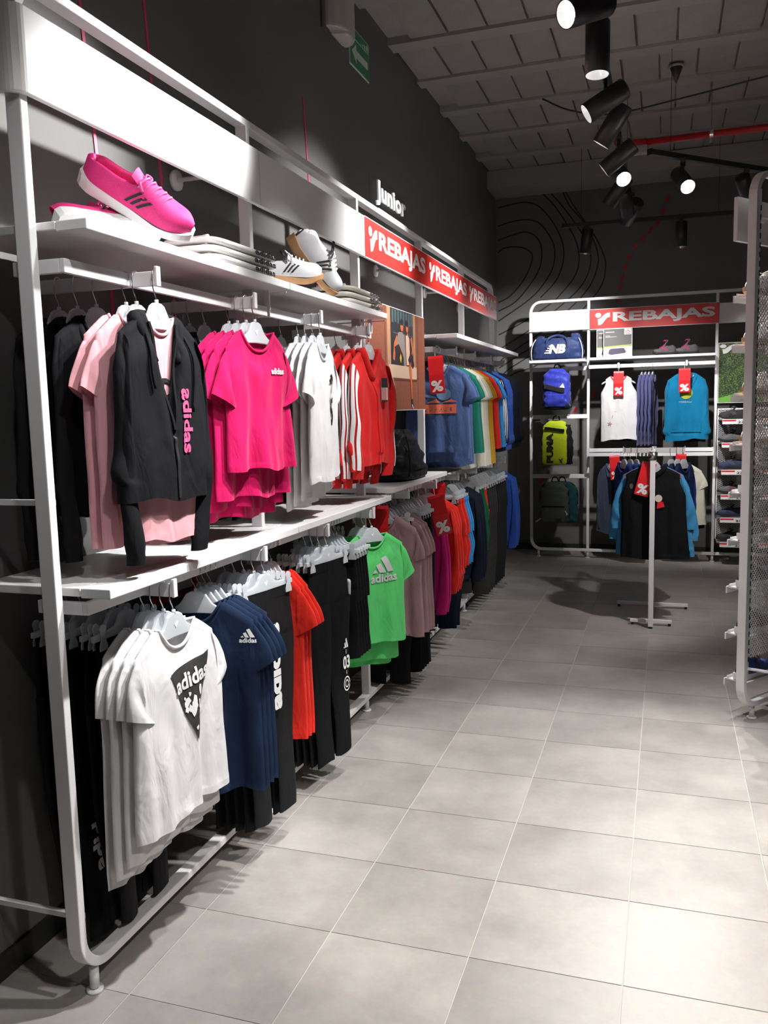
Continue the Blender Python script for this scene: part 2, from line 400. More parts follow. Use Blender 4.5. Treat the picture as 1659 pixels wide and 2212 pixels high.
def track(pa, pb, label, name='lighting_track'):
    pa, pb = np.array(pa), np.array(pb)
    t = thing(name, label, 'track', tuple(pa))
    d = (pb - pa)
    put('rail', MB().sweep([(0, 0, 0.017), tuple(d + (0, 0, 0.017))], 0.017, 0.018, (0, 0, 1)), BLACKM, t, bev=0.003)
    u = d / np.linalg.norm(d)
    for f in (0.06, 0.5, 0.94):
        q = d * f
        put('suspension_wire', MB().cyl((q[0], q[1], 0.03), (q[0], q[1], ZC - 0.01 - pa[2]), 0.0018, 6), BLACKM, t)
    put('end_cap', MB().sweep([tuple(-u * 0.012 + (0, 0, 0.017)), tuple(u * 0.001 + (0, 0, 0.017))], 0.019, 0.020, (0, 0, 1)), BLACKM, t)
    return t
TZ = 3.08
track((-0.30, -0.8, TZ), (-0.30, 7.2, TZ), 'long black lighting track hung over the aisle beside the wall rack')
track((-0.90, 7.98, TZ), (1.7, 8.1, TZ), 'black lighting track hung across the aisle before the back wall')
track((-0.12, 5.93, TZ), (1.9, 8.0, TZ), 'black lighting track running diagonally above the tall mesh shoe rack')
track((0.85, -0.8, TZ), (0.85, 5.6, TZ), 'black lighting track hung over the open floor away from the wall rack')
W1 = (1.0, 0.98, 0.965)
# lamps in view along the long track
track_lamp(-0.30, 3.40, TZ, (-1.07, -1.12, -0.62), True, 'lit black cylinder lamp tilted sideways at the sign boards, beside a vertical lamp', 400, 33, 1.0, color=W1)
track_lamp(-0.29, 3.78, TZ, (0.0, -0.08, -1.0), True, 'lit black cylinder lamp hanging straight down on the long track', 130, 70, 1.0, color=W1)
track_lamp(-0.30, 4.42, TZ, (-0.80, -0.20, -0.50), True, 'black cylinder lamp tilted steeply at the wall rack, next after the vertical lamp', 190, 62, 1.0, color=W1)
track_lamp(-0.29, 4.80, TZ, (-0.55, 0.12, -0.80), True, 'black cylinder lamp tilted slightly towards the slate blue tees', 120, 52, 1.0, color=W1)
track_lamp(-0.29, 5.42, TZ, (-0.86, 0.05, -0.62), True, 'black cylinder lamp lying nearly level, aimed at the wall rack', 100, 55, 1.0, color=W1)
track_lamp(-0.31, 5.75, TZ, (0.36, -0.70, -0.62), True, 'bright lit lamp facing out from the middle of the long track', 150, 80, 1.0, color=W1)
track_lamp(-0.34, 6.25, TZ, (-0.6, 0.15, -0.8), True, 'small black lamp behind the bright lamp, tilted to the wall', 80, 60, 1.0, color=W1)
track_lamp(-0.30, 6.62, TZ, (0.10, 0.78, -0.72), True, 'black lamp hanging upright near the far end of the long track', 210, 54, 1.0, color=W1)
track_lamp(-0.27, 6.95, TZ, (-0.44, 0.80, -0.52), True, 'last black lamp at the far end of the long track, tilted at the back wall', 230, 54, 1.0, color=W1)
# lamps on the long track nearer the camera
ENT = ['first', 'second', 'third', 'fourth', 'fifth']
for i, (y, d, p, c) in enumerate(((0.45, (-0.80, 1.15, -1.1), 14, 48), (1.20, (-0.92, 0.60, -1.25), 36, 50), (1.95, (-0.92, 0.05, -1.35), 110, 52), (2.40, (-0.84, -0.36, -1.70), 230, 50), (2.95, (-0.92, 0.10, -1.45), 150, 56))):
    track_lamp(-0.30, y, TZ, d, True, 'black lamp aimed at the wall rack, %s along the long track from the entrance' % ENT[i], p, c, 1.0, color=W1, offscreen='aisle_track_lamp_%s_offscreen' % ENT[i])
# lamps over the open floor
for i, (y, d, p, c, bl) in enumerate(((0.7, (-0.30, 0.35, -1.0), 170, 58, 0.8), (2.3, (-0.30, 0.20, -1.0), 330, 52, 0.4), (4.6, (-0.34, 0.40, -1.0), 150, 76, 1.0))):
    track_lamp(0.85, y, TZ, d, True, 'black lamp pointing down at the open floor, %s along its track from the entrance' % ENT[i], p, c, bl, color=(1, 0.965, 0.92), soft=0.05, offscreen='floor_track_lamp_%s_offscreen' % ENT[i])
# lamps on the diagonal and the back track
track_lamp(0.08, 6.13, TZ, (0.30, -0.75, -0.6), True, 'bright lit lamp facing out from the diagonal track', 260, 60, 1.0, color=(1, 0.92, 0.84))
track_lamp(0.50, 6.57, TZ, (0.35, 0.75, -0.76), True, 'dark lamp on the diagonal track close to the shoe rack header', 150, 64, 0.9, color=(1, 0.93, 0.86))
track_lamp(-0.70, 8.0, TZ, (-0.12, 0.0, -1.0), False, 'unlit lamp hanging from the back track end nearest the side wall')
track_lamp(0.10, 8.04, TZ, (0.0, -0.02, -1.0), False, 'unlit lamp hanging straight down from the middle of the back track')

# ------------------------------------------------------------------ ceiling services
t = thing('sprinkler_pipe', 'red steel sprinkler pipe running under the ceiling', 'pipe', (-0.34, 6.86, 3.42))
PIPER = mat('red_pipe_paint', (0.42, 0.01, 0.012), 0.35)
put('pipe', MB().cyl((0, 0, 0), (2.68, 0, 0.02), 0.024, 16), PIPER, t, True)
put('elbow', MB().tube(bez([(0.0, 0, 0), (-0.05, 0, 0), (-0.05, 0.03, 0.05), (-0.05, 0.05, 0.34)], 10), 0.026, 14), PIPER, t, True)
put('coupling', MB().cyl((0.02, 0, 0), (0.17, 0, 0.001), 0.031, 16), PIPER, t, True)
for x in (0.62, 1.5):
    put('hanger_clamp', MB().cyl((x, 0, -0.03), (x, 0, 0.32), 0.004, 8).cyl((x - 0.012, 0, 0.005), (x + 0.012, 0, 0.005), 0.029, 14), CHROME, t)
put('sprinkler_head', MB().cyl((0.62, 0, -0.02), (0.62, 0, -0.055), 0.01, 10).cyl((0.62, 0, -0.055), (0.62, 0, -0.06), 0.018, 12), CHROME, t)
for i, (x, y) in enumerate(((0.12, 5.05), (0.03, 6.35), (0.0, 4.3))):
    t = thing('ceiling_detector', ['pointed dark cone fitting on the ceiling beyond the vertical lamp', 'pointed dark cone fitting on the ceiling above the red pipe end', 'pointed dark cone fitting on the ceiling at the near joist'][i], 'detector', (x, y, ZC - 0.012))
    put('base', MB().cyl((0, 0, 0), (0, 0, -0.012), 0.05, 18), CEILM, t)
    put('cone', MB().tube([(0, 0, -0.011), (0, 0, -0.11)], [0.042, 0.004], 18), mat('dark_cone_plastic', (0.05, 0.05, 0.05), 0.6), t, True)
t = thing('ceiling_junction_box', 'small pale junction box beside the red pipe end', 'box', (-0.22, 6.86, 3.37))
put('housing', MB().box(-0.06, 0.06, -0.03, 0.03, -0.03, 0.03), mat('dull_grey_plastic', (0.30, 0.30, 0.31), 0.5), t, bev=0.004)
put('cover', MB().box(-0.05, 0.05, -0.034, -0.03, -0.022, 0.022), MATS['dull_grey_plastic'], t)
t = thing('ceiling_cable', 'thin black cable drooping along the ceiling to the red pipe', 'cable', (-0.9, 6.6, 3.74))
put('cable', MB().tube(catmull([(0, 0, 0), (0.2, 0.02, -0.1), (0.5, 0.03, -0.16), (1.0, 0, -0.12), (1.7, -0.1, -0.06), (2.4, -0.2, 0.0)], 6), 0.006, 6), BLACKM, t, True)
t = thing('emergency_lamp', 'white emergency light housing fixed high on the side wall', 'lamp', (X0, 4.40, 3.60))
EML = mat('aged_white_plastic', (0.66, 0.64, 0.62), 0.45, trans=0.2)
prof = np.array([[(0.004 + 0.085 * math.sin(a), yy + 0.0 * a, zz + 0.0) for a in np.linspace(0, PI, 12)] for yy, zz in ((0, 0),)])
pts = [(0.0, -0.15)] + [(0.10 * math.sin(a) ** 0.8, -0.15 + 0.30 * (0.5 - 0.5 * math.cos(a))) for a in np.linspace(0.2, PI - 0.2, 10)] + [(0.0, 0.15)]
put('housing', MB().prism_z(pts, -0.16, 0.16), EML, t, bev=0.012)
put('diffuser', MB().prism_z([(x * 0.9 + 0.012, y * 0.55) for x, y in pts], -0.178, -0.15), mat('warm_diffuser', (0.62, 0.58, 0.50), 0.4), t, bev=0.008)
put('back_plate', MB().box(0.0, 0.012, -0.19, -0.10, -0.18, 0.16), mat('dark_back_plate', (0.10, 0.08, 0.09), 0.5), t)
t = thing('exit_sign', 'green emergency exit sign with a white arrow on the side wall', 'sign', (X0 + 0.002, 4.77, 3.52), PI / 2)
GRS = mat('exit_green', (0.02, 0.25, 0.11), 0.4)
EXW = mat('exit_white', (0.72, 0.76, 0.73), 0.5)
put('panel', MB().box(-0.16, 0.16, -0.006, 0.0, -0.13, 0.08), EXW, t)
put('panel_face', MB().box(-0.154, 0.154, -0.0075, -0.005, -0.124, 0.02).box(-0.154, 0.154, -0.0075, -0.005, 0.028, 0.074), GRS, t)
put('arrow', MB().prism([(-0.13, -0.05), (-0.06, 0.0), (-0.06, -0.03), (0.13, -0.03), (0.13, -0.07), (-0.06, -0.07), (-0.06, -0.10)], -0.0085, -0.007), EXW, t)
for i, x in enumerate((0.02, 0.05, 0.08, 0.11, 0.135)):
    put('stair_mark', MB().box(x, x + 0.014, -0.0085, -0.007, 0.032, 0.036 + 0.008 * i), EXW, t)

# ------------------------------------------------------------------ shop racks (local x along the rack, front towards -y)
def rounded_rect(xa, xb, za, zb, r, n=8, open_right=False):
    P = [(x, z) for x, z in arc(xa + r, za + r, r, 180, 270, n)]
    if not open_right: P += arc(xb - r, za + r, r, 270, 360, n) + arc(xb - r, zb - r, r, 0, 90, n)
    else: P += [(xb, za), (xb, zb)]
    P += arc(xa + r, zb - r, r, 90, 180, n)
    return np.array([(x, 0, z) for x, z in P])
foot_me = mesh('foot', MB().cyl((0, 0, 0.012), (0, 0, 0.068), 0.0125, 14).cyl((0, 0, 0.0), (0, 0, 0.008), 0.022, 16).cyl((0, 0, 0.007), (0, 0, 0.014), 0.008, 10), WHITE, True)
def rack(name, label, loc, rz, xa, xb, ups, feet, zt=2.49, open_right=False):
    t = thing(name, label, 'rack', loc, rz)
    put('frame', MB().sweep(rounded_rect(xa, xb, 0.078, zt, 0.10, 8, open_right), 0.021, 0.0125, (0, 1, 0), True), WHITE, t, bev=0.003)
    um = mesh('upright', MB().box(-0.0125, 0.0125, -0.021, 0.021, 0.085, zt - 0.008), WHITE)
    for u in ups: ob('upright', um, WHITE, t, (u, 0, 0), bev=0.003)
    for f in feet: ob('foot', foot_me, WHITE, t, (f, 0, 0))
    return t
LR = rack('wall_rack', 'long white steel clothes rack with rounded frame standing along the side wall', (-1.405, 0, 0), PI / 2, 1.655, 7.17, (2.76, 3.86, 4.96, 6.06), (1.71, 2.74, 3.86, 4.96, 6.02, 7.08))
def plank(name, t, xa, xb, ya, yb, z0, z1, m=WHITE2):
    return put(name, MB().box(xa, xb, ya, yb, z0, z1), m, t, bev=0.0025)
for xa, xb in ((1.68, 2.785), (2.79, 3.885)):
    plank('shelf', LR, xa, xb, -0.148, -0.063, 1.925, 1.950)
    plank('shelf', LR, xa, xb, -0.061, 0.24, 1.930, 1.950)
    plank('shelf', LR, xa, xb, -0.148, -0.063, 1.063, 1.088)
    plank('shelf', LR, xa, xb, -0.061, 0.24, 1.066, 1.088)
for xa, xb in ((4.97, 6.06), (6.065, 7.16)):
    plank('shelf', LR, xa, xb, -0.228, -0.10, 1.912, 1.938)
    plank('shelf', LR, xa, xb, -0.098, 0.24, 1.918, 1.938)
plank('shelf', LR, 3.90, 4.95, -0.15, 0.24, 1.095, 1.120)
plank('shelf', LR, 4.95, 4.985, -0.15, -0.03, 1.095, 1.120)
def hrail(t, xa, xb, z, y=-0.065):
    r = put('hanging_rail', MB().box(xa, xb, y - 0.0075, y + 0.0075, z - 0.033, z), WHITE, t, bev=0.002)
    for x in (xa, xb - 0.012):
        put('rail_bracket', MB().box(x, x + 0.012, y + 0.0075, 0.075, z - 0.033, z), WHITE, t, bev=0.0015)
        put('bracket_plate', MB().box(x - 0.002, x + 0.014, 0.024, 0.045, z - 0.10, z + 0.012), WHITE, t)
arm_me = mesh('face_out_arm', MB().box(-0.006, 0.006, -0.152, 0.215, -0.037, 0.0).box(-0.009, 0.009, -0.160, -0.152, -0.038, 0.012), WHITE)
def arm(t, x, z): ob('face_out_arm', arm_me, WHITE, t, (x, 0, z), bev=0.0015)
for xa, xb in ((1.69, 2.755), (2.775, 3.865)):
    hrail(LR, xa, xb, 1.868); hrail(LR, xa, xb, 1.05)
hrail(LR, 3.885, 4.95, 1.08)
for xa, xb in ((4.985, 6.05), (6.075, 7.15)):
    hrail(LR, xa, xb, 1.868); hrail(LR, xa, xb, 1.08)
ARMY = [1.945 + 0.55 * i for i in range(10)]
for i, y in enumerate(ARMY):
    if i not in (4, 5): arm(LR, y, 1.868)
    arm(LR, y, 1.05 if i < 4 else 1.08)
for u in (2.77, 3.87):
    put('shelf_strut', MB().box(u - 0.005, u + 0.005, -0.075, -0.055, 1.86, 1.925).cyl((u, -0.14, 1.915), (u, 0.1, 1.915), 0.003, 6), WHITE, LR)
# header boards: the first wraps round the rack end
hp = [(1.615, 0.075), (1.615, 0.0)] + [(1.65 - 0.035 * math.cos(a), 0.0 - 0.04 * math.sin(a)) for a in np.linspace(0.2, PI / 2, 7)] + [(2.80, -0.04)]
hq = [(x + 0.012 * (1 if i < 3 else 0.6), y + (0.0 if i < 2 else 0.012)) for i, (x, y) in enumerate(hp)]
hp2 = hp + [(2.80, -0.024)] + [(1.655, -0.024), (1.629, 0.0), (1.629, 0.075)]
put('header_board', MB().prism_z(hp2, 2.222, 2.410), WHITE2, LR, bev=0.002)
put('header_board', MB().box(2.803, 3.90, -0.04, -0.022, 2.222, 2.410), WHITE2, LR, bev=0.002)
for u in (2.76, 3.86, 4.96, 6.06, 7.1):
    put('wall_tie', MB().cyl((u, 0.02, 2.33), (u, 0.262, 2.33), 0.008, 10).cyl((u, 0.262, 2.33), (u, 0.275, 2.33), 0.036, 20), WHITE, LR, True)
for z in (1.295, 0.222):
    put('wall_tie', MB().box(1.678, 1.692, 0.0, 0.275, z - 0.007, z + 0.007), WHITE, LR)

def banner(x0, x1, z0, z1, loc, rz, label, y=-0.04, group=None):
    t = thing('sale_banner', label, 'sign', loc, rz, group)
    w = x1 - x0; h = z1 - z0
    put('panel', MB().box(x0 + 0.001, x1 - 0.001, y, y + 0.016, z0, z1), REDB, t, bev=0.001)
    put('edge_strip', MB().box(x0, x1, y - 0.0006, y + 0.012, z1 - 0.002, z1 + 0.002).box(x0, x1, y - 0.0006, y + 0.012, z0 - 0.002, z0 + 0.002), WHITE, t)
    put('logo', flat_mb(flat2d([(swoosh_logo(), (x0 + 0.045 * w, z0 + 0.2 * h, 0.118 * w, 0.62 * h))]), y - 0.0012), WPRINT, t)
    put('lettering', flat_mb(flat2d([(text2d('REBAJAS', 0.035, 1.0), (x0 + 0.185 * w, z0 + 0.2 * h, 0.785 * w, 0.62 * h))]), y - 0.0012), WPRINT, t)
    return t
for i, lb in enumerate(('red and white sale banner beside the long white header board', 'red and white sale banner between two other banners on the side rack', 'red and white sale banner at the rounded far end of the side rack')):
    banner(3.905 + 1.1 * i, 5.0 + 1.1 * i, 2.222, 2.410, (-1.405, 0, 0), PI / 2, lb)
t = thing('junior_sign', 'clear acrylic sign with white JUNIOR letters on top of the side rack', 'sign', (-1.405, 4.10, 2.50), PI / 2)
ACR = bpy.data.materials.new('clear_acrylic'); ACR.use_nodes = True
n_ = ACR.node_tree; g_ = n_.nodes.new('ShaderNodeBsdfGlossy'); g_.inputs['Roughness'].default_value = 0.05; tr_ = n_.nodes.new('ShaderNodeBsdfTransparent'); tr_.inputs[0].default_value = (0.93, 0.95, 0.95, 1)
mx_ = n_.nodes.new('ShaderNodeMixShader')
mx_.inputs[0].default_value = 0.07; n_.links.new(tr_.outputs[0], mx_.inputs[1]); n_.links.new(g_.outputs[0], mx_.inputs[2]); n_.links.new(mx_.outputs[0], n_.nodes['Material Output'].inputs['Surface']); MATS['clear_acrylic'] = ACR
put('sheet', MB().box(0.0, 0.60, -0.003, 0.003, 0.0, 0.165), ACR, t)
put('base_clip', MB().box(0.10, 0.60, -0.012, 0.012, -0.002, 0.012), WHITE, t)
lt = flat2d([(text2d('Junior', 0.03, 1.05), (0.07, 0.022, 0.50, 0.125))])
o_ = put('lettering', flat_mb(lt, -0.012), WPRINT, t); sd = o_.modifiers.new('solid', 'SOLIDIFY'); sd.thickness = 0.009; sd.offset = 0.0

# back rack
BR = rack('back_rack', 'white steel display rack with rounded end against the back wall', (0, 8.45, 0), 0, -1.265, 1.90, (-0.715, 0.43, 1.57), (-1.196, -0.715, 0.43, 1.57), zt=2.495)
put('header_board', MB().box(-1.275, -0.705, -0.04, -0.022, 2.212, 2.40), WHITE2, BR, bev=0.002)
put('header_board', MB().box(0.445, 1.60, -0.04, -0.022, 2.205, 2.385), WHITE2, BR, bev=0.002)
banner(-0.703, 0.443, 2.208, 2.393, (0, 8.45, 0), 0, 'red and white sale banner in the middle of the back wall rack')
plank('shelf', BR, -1.25, -0.73, -0.22, 0.20, 1.905, 1.930)
plank('shelf', BR, -0.70, 0.415, -0.20, 0.20, 1.912, 1.935)
for z in (1.39, 0.81):
    put('cross_bar', MB().box(-1.255, -0.72, -0.03, -0.012, z - 0.02, z + 0.02), WHITE, BR, bev=0.002)
put('cross_bar', MB().box(-1.255, -0.72, -0.03, -0.012, 1.83, 1.868), WHITE, BR, bev=0.002)
put('hanging_rail', MB().box(-0.70, 0.415, -0.157, -0.143, 1.835, 1.868), WHITE, BR, bev=0.002)
put('cross_bar', MB().box(-0.70, 0.415, -0.157, -0.143, 1.05, 1.085), WHITE, BR, bev=0.002)
put('hanging_rail', MB().box(-0.70, 0.415, -0.207, -0.193, 1.012, 1.045), WHITE, BR, bev=0.002)
for x in (-0.70, 0.405):
    put('rail_bracket', MB().box(x, x + 0.01, -0.20, 0.0, 1.012, 1.085), WHITE, BR)
    put('rail_bracket', MB().box(x, x + 0.01, -0.15, 0.0, 1.835, 1.868), WHITE, BR)
for x in (-0.99,):
    for z in (1.39, 0.81, 1.868):
        put('bag_hook', MB().tube([(x, -0.03, z), (x, -0.09, z), (x, -0.17, z - 0.004), (x, -0.175, z + 0.015)], 0.005, 8), WHITE, BR, True)
for z in (1.345, 0.35):
    put('wall_tie', MB().cyl((-1.22, 0.0, z), (-1.20, 0.41, z), 0.006, 8).cyl((-1.20, 0.405, z), (-1.20, 0.418, z), 0.034, 18), WHITE, BR, True)

def diamond(x0, x1, z0, z1, px, pz, w, th):
    """expanded metal: two families of clipped straight strands"""
    mb = MB(); s = pz / px; W = x1 - x0; H = z1 - z0
    for sg in (1, -1):
        c = -W * s if sg > 0 else 0.0
        cmax = H if sg > 0 else H + W * s
        while c < cmax:
            # z = c + sg*s*x  (x from 0..W)
            xs = []
            a, b = 0.0, W
            if sg > 0: a = max(a, (0 - c) / s); b = min(b, (H - c) / s)
            else: a = max(a, (c - H) / s); b = min(b, c / s)
            if b - a > 0.002:
                p = (x0 + a, 0, z0 + c + sg * s * a); q = (x0 + b, 0, z0 + c + sg * s * b)
                mb.sweep([p, q], th, w, (0, 1, 0))
            c += pz
    return mb
MESHW = WHITE
put('mesh_panel', diamond(0.46, 1.55, 0.235, 1.425, 0.030, 0.017, 0.0018, 0.001), MESHW, BR, loc=(0, -0.015, 0))['kind'] = 'stuff'
put('mesh_frame', MB().sweep([(0.455, -0.015, 0.23), (1.555, -0.015, 0.23), (1.555, -0.015, 1.43), (0.455, -0.015, 1.43)], 0.008, 0.006, (0, 1, 0), True), WHITE, BR)
for z in (0.83, ):
    put('cross_bar', MB().box(0.46, 1.55, -0.035, -0.02, z - 0.012, z + 0.012), MESHW, BR)

# tall mesh gondola at the right, seen from behind
GR_A = math.radians(234)
GR = rack('shoe_rack', 'tall warm white shoe rack with mesh back and rounded frame', (0.372, 4.18, 0), GR_A, -1.20, 0.035, (), (-1.10, -0.06), zt=2.49)
MESHG = WHITE
put('mesh_panel', diamond(-1.17, 0.0, 0.30, 2.05, 0.021, 0.021, 0.0018, 0.0012), MESHG, GR, loc=(0, 0, 0))['kind'] = 'stuff'
put('slotted_strip', MB().box(-0.012, 0.006, -0.006, 0.006, 0.2, 2.42), MESHG, GR)
slot_me = mesh('slot', MB().box(-0.0045, 0.0015, 0.004, 0.0075, -0.012, 0.012), BPRINT)
for i in range(52): ob('slot', slot_me, BPRINT, GR, (-0.006, 0, 0.30 + 0.04 * i))
put('header_board', MB().box(-1.22, 0.055, -0.085, -0.065, 2.205, 2.395), WHITE2, GR, bev=0.002)
put('header_bracket', MB().cyl((-0.05, -0.07, 2.33), (-0.35, 0.0, 2.30), 0.006, 8).cyl((-0.05, -0.068, 2.33), (-0.05, 0.0, 2.28), 0.006, 8), WHITE, GR)
put('brace_rod', MB().cyl((0.02, 0.0, 0.262), (-0.10, 0.42, 0.262), 0.007, 8), WHITE, GR)
for i in range(9):
    z = 1.975 - 0.225 * i
    for j in range(4):
        x = -0.155 - 0.28 * j
        put('shoe_ledge', MB().box(x - 0.125, x + 0.125, -0.112, -0.012, z - 0.006, z).box(x - 0.125, x + 0.125, -0.116, -0.112, z - 0.006, z + 0.012), WHITE, GR)
        put('price_holder', MB().box(x - 0.04, x + 0.14, -0.123, -0.116, z - 0.03, z + 0.002), WHITE2, GR)
# ------------------------------------------------------------------ garments (local: x across, front -y, z down from the hook)
Z0 = -0.112
class Shirt:
    def __init__(s, W=0.20, L=0.50, sh=0.172, drop=0.058, nw=0.078, fd=0.062, bd=0.018, T=0.028, A=0.014, seed=0, flare=0.012, npow=2.4, rib=0.0, sleeveless=False, q=1.0, z0=Z0, out=0.034, sth=0.45, sb=0.45, Tb=0.011, hk=1.0, tmin=0.0085):
        s.__dict__.update(locals()); r = np.random.RandomState(seed); s.rib_ = rib
        s.fr = np.array([1.2, 2.3, 3.7, 5.6]) * r.uniform(0.85, 1.2, 4); s.ph = r.uniform(0, 2 * PI, (2, 4)); s.am = np.array([0.9, 0.85, 0.6, 0.35]) * r.uniform(0.6, 1.3, 4)
        s.dr = r.uniform(-1.5, 1.5, 4); s.hp = r.uniform(0, 6, 3); s.sk = r.uniform(-0.012, 0.012); s.lean = r.uniform(-0.02, 0.02)
        s.r = r
    def top(s, x, sd):
        ax = np.abs(x)
        zs = s.z0 - s.drop * np.clip((ax - s.nw) / (s.sh - s.nw), 0, 1) ** 1.15
        zn = s.z0 - np.where(sd < 0, s.fd, s.bd) * (1 - np.clip(ax / s.nw, 0, 1) ** s.npow)
        return np.where(ax < s.nw, zn, zs)
    def S(s, u, v, sd):
        u, v, sd = np.broadcast_arrays(np.asarray(u, float), np.asarray(v, float), np.asarray(sd, float))
        zt = s.top(u * s.sh, sd)
        zh = s.z0 - s.L + 0.006 * np.sin(3.1 * u + s.hp[0]) + 0.004 * np.sin(7 * u + s.hp[1]) + s.sk * u
        z = zt + (zh - zt) * v
        k = smooth01(0.0, 0.13, s.z0 - s.drop * 0.6 - z)
        hw = s.sh + (s.W - s.sh) * k + s.flare * smooth01(0.4, 1, v)
        if s.sleeveless: hw = hw - 0.022 * np.sin(PI * np.clip((s.z0 - s.drop - z + 0.02) / 0.15, 0, 1))
        if s.rib_:
            rb = smooth01(s.L - s.rib_ - 0.01, s.L - s.rib_ + 0.008, s.z0 - z)
            hw = hw * (1 - 0.07 * rb) + 0.012 * np.exp(-((s.z0 - z - (s.L - s.rib_ - 0.03)) / 0.03) ** 2)
        x = u * hw + s.lean * v
        dp_ = (s.z0 - z) / 0.55; g = smooth01(0.08, 0.95, dp_)
        fi = (sd > 0).astype(int)
        f = 0
        for i in range(4):
            w_ = np.sin(2 * PI * s.fr[i] * u * 0.5 + s.ph[0, i] + s.dr[i] * dp_); f = f + s.am[i] * np.sign(w_) * np.abs(w_) ** 0.75
        f = s.A * g * f * (1 - np.abs(u) ** 6)
        if s.rib_: f = f * (1 - 0.6 * rb)
        # drag lines from the shoulder points
        f = f + 0.004 * smooth01(0.05, 0.3, v) * (1 - smooth01(0.4, 0.75, v)) * np.sin(9 * (np.abs(u) + 0.8 * v) + s.hp[2])
        th = np.maximum(np.where(sd < 0, s.T, s.Tb) * smooth01(-0.02, 0.22, v), s.tmin * (1 - smooth01(0.25, 0.4, v))) * np.clip(1 - np.abs(u) ** 4, 0, 1) ** 0.5
        hm = 0.0016 * smooth01(s.L - 0.024, s.L - 0.021, s.z0 - z) if not s.rib_ else 0.002 * rb
        y = sd * (th + hm + 0.001) - f
        return np.stack([x, y, z], -1)
    def body(s):
        c = max(13, int(37 * s.q)); r = max(9, int(27 * s.q))
        u = np.linspace(-1, 1, c); v = np.linspace(0, 1, r) ** 0.95
        if not s.rib_: v = np.append(v[:-1], [1 - 0.022 / s.L, 1 - 0.019 / s.L, 1.0])
        else: v = np.append(v[:-1], [1 - (s.rib_ + 0.004) / s.L, 1 - (s.rib_ - 0.006) / s.L, 1.0])
        v = np.unique(np.round(v, 5))
        front = s.S(u[None, :], v[:, None], -1); back = s.S(u[None, ::-1][:, 1:-1], v[:, None], 1)
        ring = np.concatenate([front, back], 1)
        cap = ring[0].copy(); k = smooth01(s.nw * 0.97, s.nw * 1.08, np.abs(cap[:, 0])); cap[:, 1] *= (1 - k); cap[:, 2] += 0.003 * k
        return MB().grid(np.concatenate([cap[None], ring], 0), True)
    def front_y(s, x, z, off):
        u = x / s.W
        for _ in range(4):
            v = np.clip((s.top(u * s.sh, -1.0) - z) / (s.top(u * s.sh, -1.0) - (s.z0 - s.L)), 0, 1)
            P = s.S(u, v, -1.0); u = np.clip(u + (x - P[..., 0]) / s.W, -1, 1)
        return P[..., 1] - off
    def decal(s, VF, size=0.012, off=0.0036):
        V, Fc = refine(VF[0], VF[1], size); y = s.front_y(V[:, 0], V[:, 1], off)
        return MB().add(np.stack([V[:, 0], y, V[:, 1]], 1), Fc)
    def collar(s, r=0.008):
        n = 17; un = s.nw / s.sh; u = np.linspace(-un, un, n)
        f = s.S(u, 0.0, -1.0); b = s.S(u[::-1][1:-1], 0.0, 1.0)
        P = np.vstack([f, b]); P[:n, 1] -= 0.002 * np.sin(np.linspace(0, PI, n)); P[n:, 1] += 0.004
        return MB().tube(P, r, 8, closed=True)
    def sleeve_fn(s, sg, kind, seed=0):
        r = np.random.RandomState(seed + 7 * (sg > 0) + s.seed * 3)
        zS = s.z0 - s.drop; A = np.array([s.sh - 0.012, zS + 0.004]); B = np.array([s.W - 0.03, zS - 0.150])
        if kind == 'short':
            ln = 0.155 + r.uniform(-.01, .01); a = math.radians(r.uniform(58, 70))
            C = A + ln * np.array([math.cos(a), -math.sin(a)]); w = 0.118; D = C + w * np.array([-math.sin(a) * 0.93, -math.cos(a) * 0.9])
            cu = A + np.array([0.045, -0.035]); cl = (B + D) / 2 + np.array([0.006, 0.01]); th = (0.020, 0.026)
        else:
            ln = kind; C = A + np.array([s.out + r.uniform(-.012, .016), -ln]); w = 0.078; D = C + np.array([-w, -0.004])
            cu = A + np.array([0.05 + 0.5 * s.out, -0.20 * ln / 0.5]); cl = B + np.array([0.02, -0.10]); th = (0.030, 0.024)
        p = r.uniform(0, 6, 4)
        def Fn(t, ph):
            t, ph = np.broadcast_arrays(np.asarray(t, float), np.asarray(ph, float)); T = t[..., None]
            U = (1 - T) ** 2 * A + 2 * T * (1 - T) * cu + T * T * C; Lw = (1 - T) ** 2 * B + 2 * T * (1 - T) * cl + T * T * D
            c = (U + Lw) / 2; h = (U - Lw) / 2
            wr = 1 + 0.05 * np.sin(9 * t + p[0] + 2 * ph) * t
            if kind != 'short': h = h * (1 - 0.16 * smooth01(0.93, 0.95, t))[..., None] * (1 + 0.06 * smooth01(0.8, 0.92, t) * (1 - smooth01(0.93, 0.95, t)))[..., None]
            xz = c + h * (np.cos(ph) * wr)[..., None]
            y = np.where(np.sin(ph) > 0, s.sb, s.sth) * (th[0] + (th[1] - th[0]) * t) * np.sin(ph) * (1 + 0.25 * np.sin(7 * t + p[1] + ph)) - (0.008 * np.sin(PI * t) if kind != 'short' else 0)
            if kind != 'short': y = y + 0.004 * np.sin(16 * t + p[2]) * smooth01(0.3, 0.6, t)
            return np.stack([sg * xz[..., 0], y, xz[..., 1]], -1)
        return Fn
    def sleeve(s, sg, kind, seed=0):
        Fn = s.sleeve_fn(sg, kind, seed); n = max(10, int(18 * s.q)); m = max(7, int((13 if kind == 'short' else 26) * s.q))
        t = np.linspace(0, 1, m)[:, None]; ph = (np.arange(n) * 2 * PI / n)[None, :]
        return MB().grid(Fn(t, ph), True)
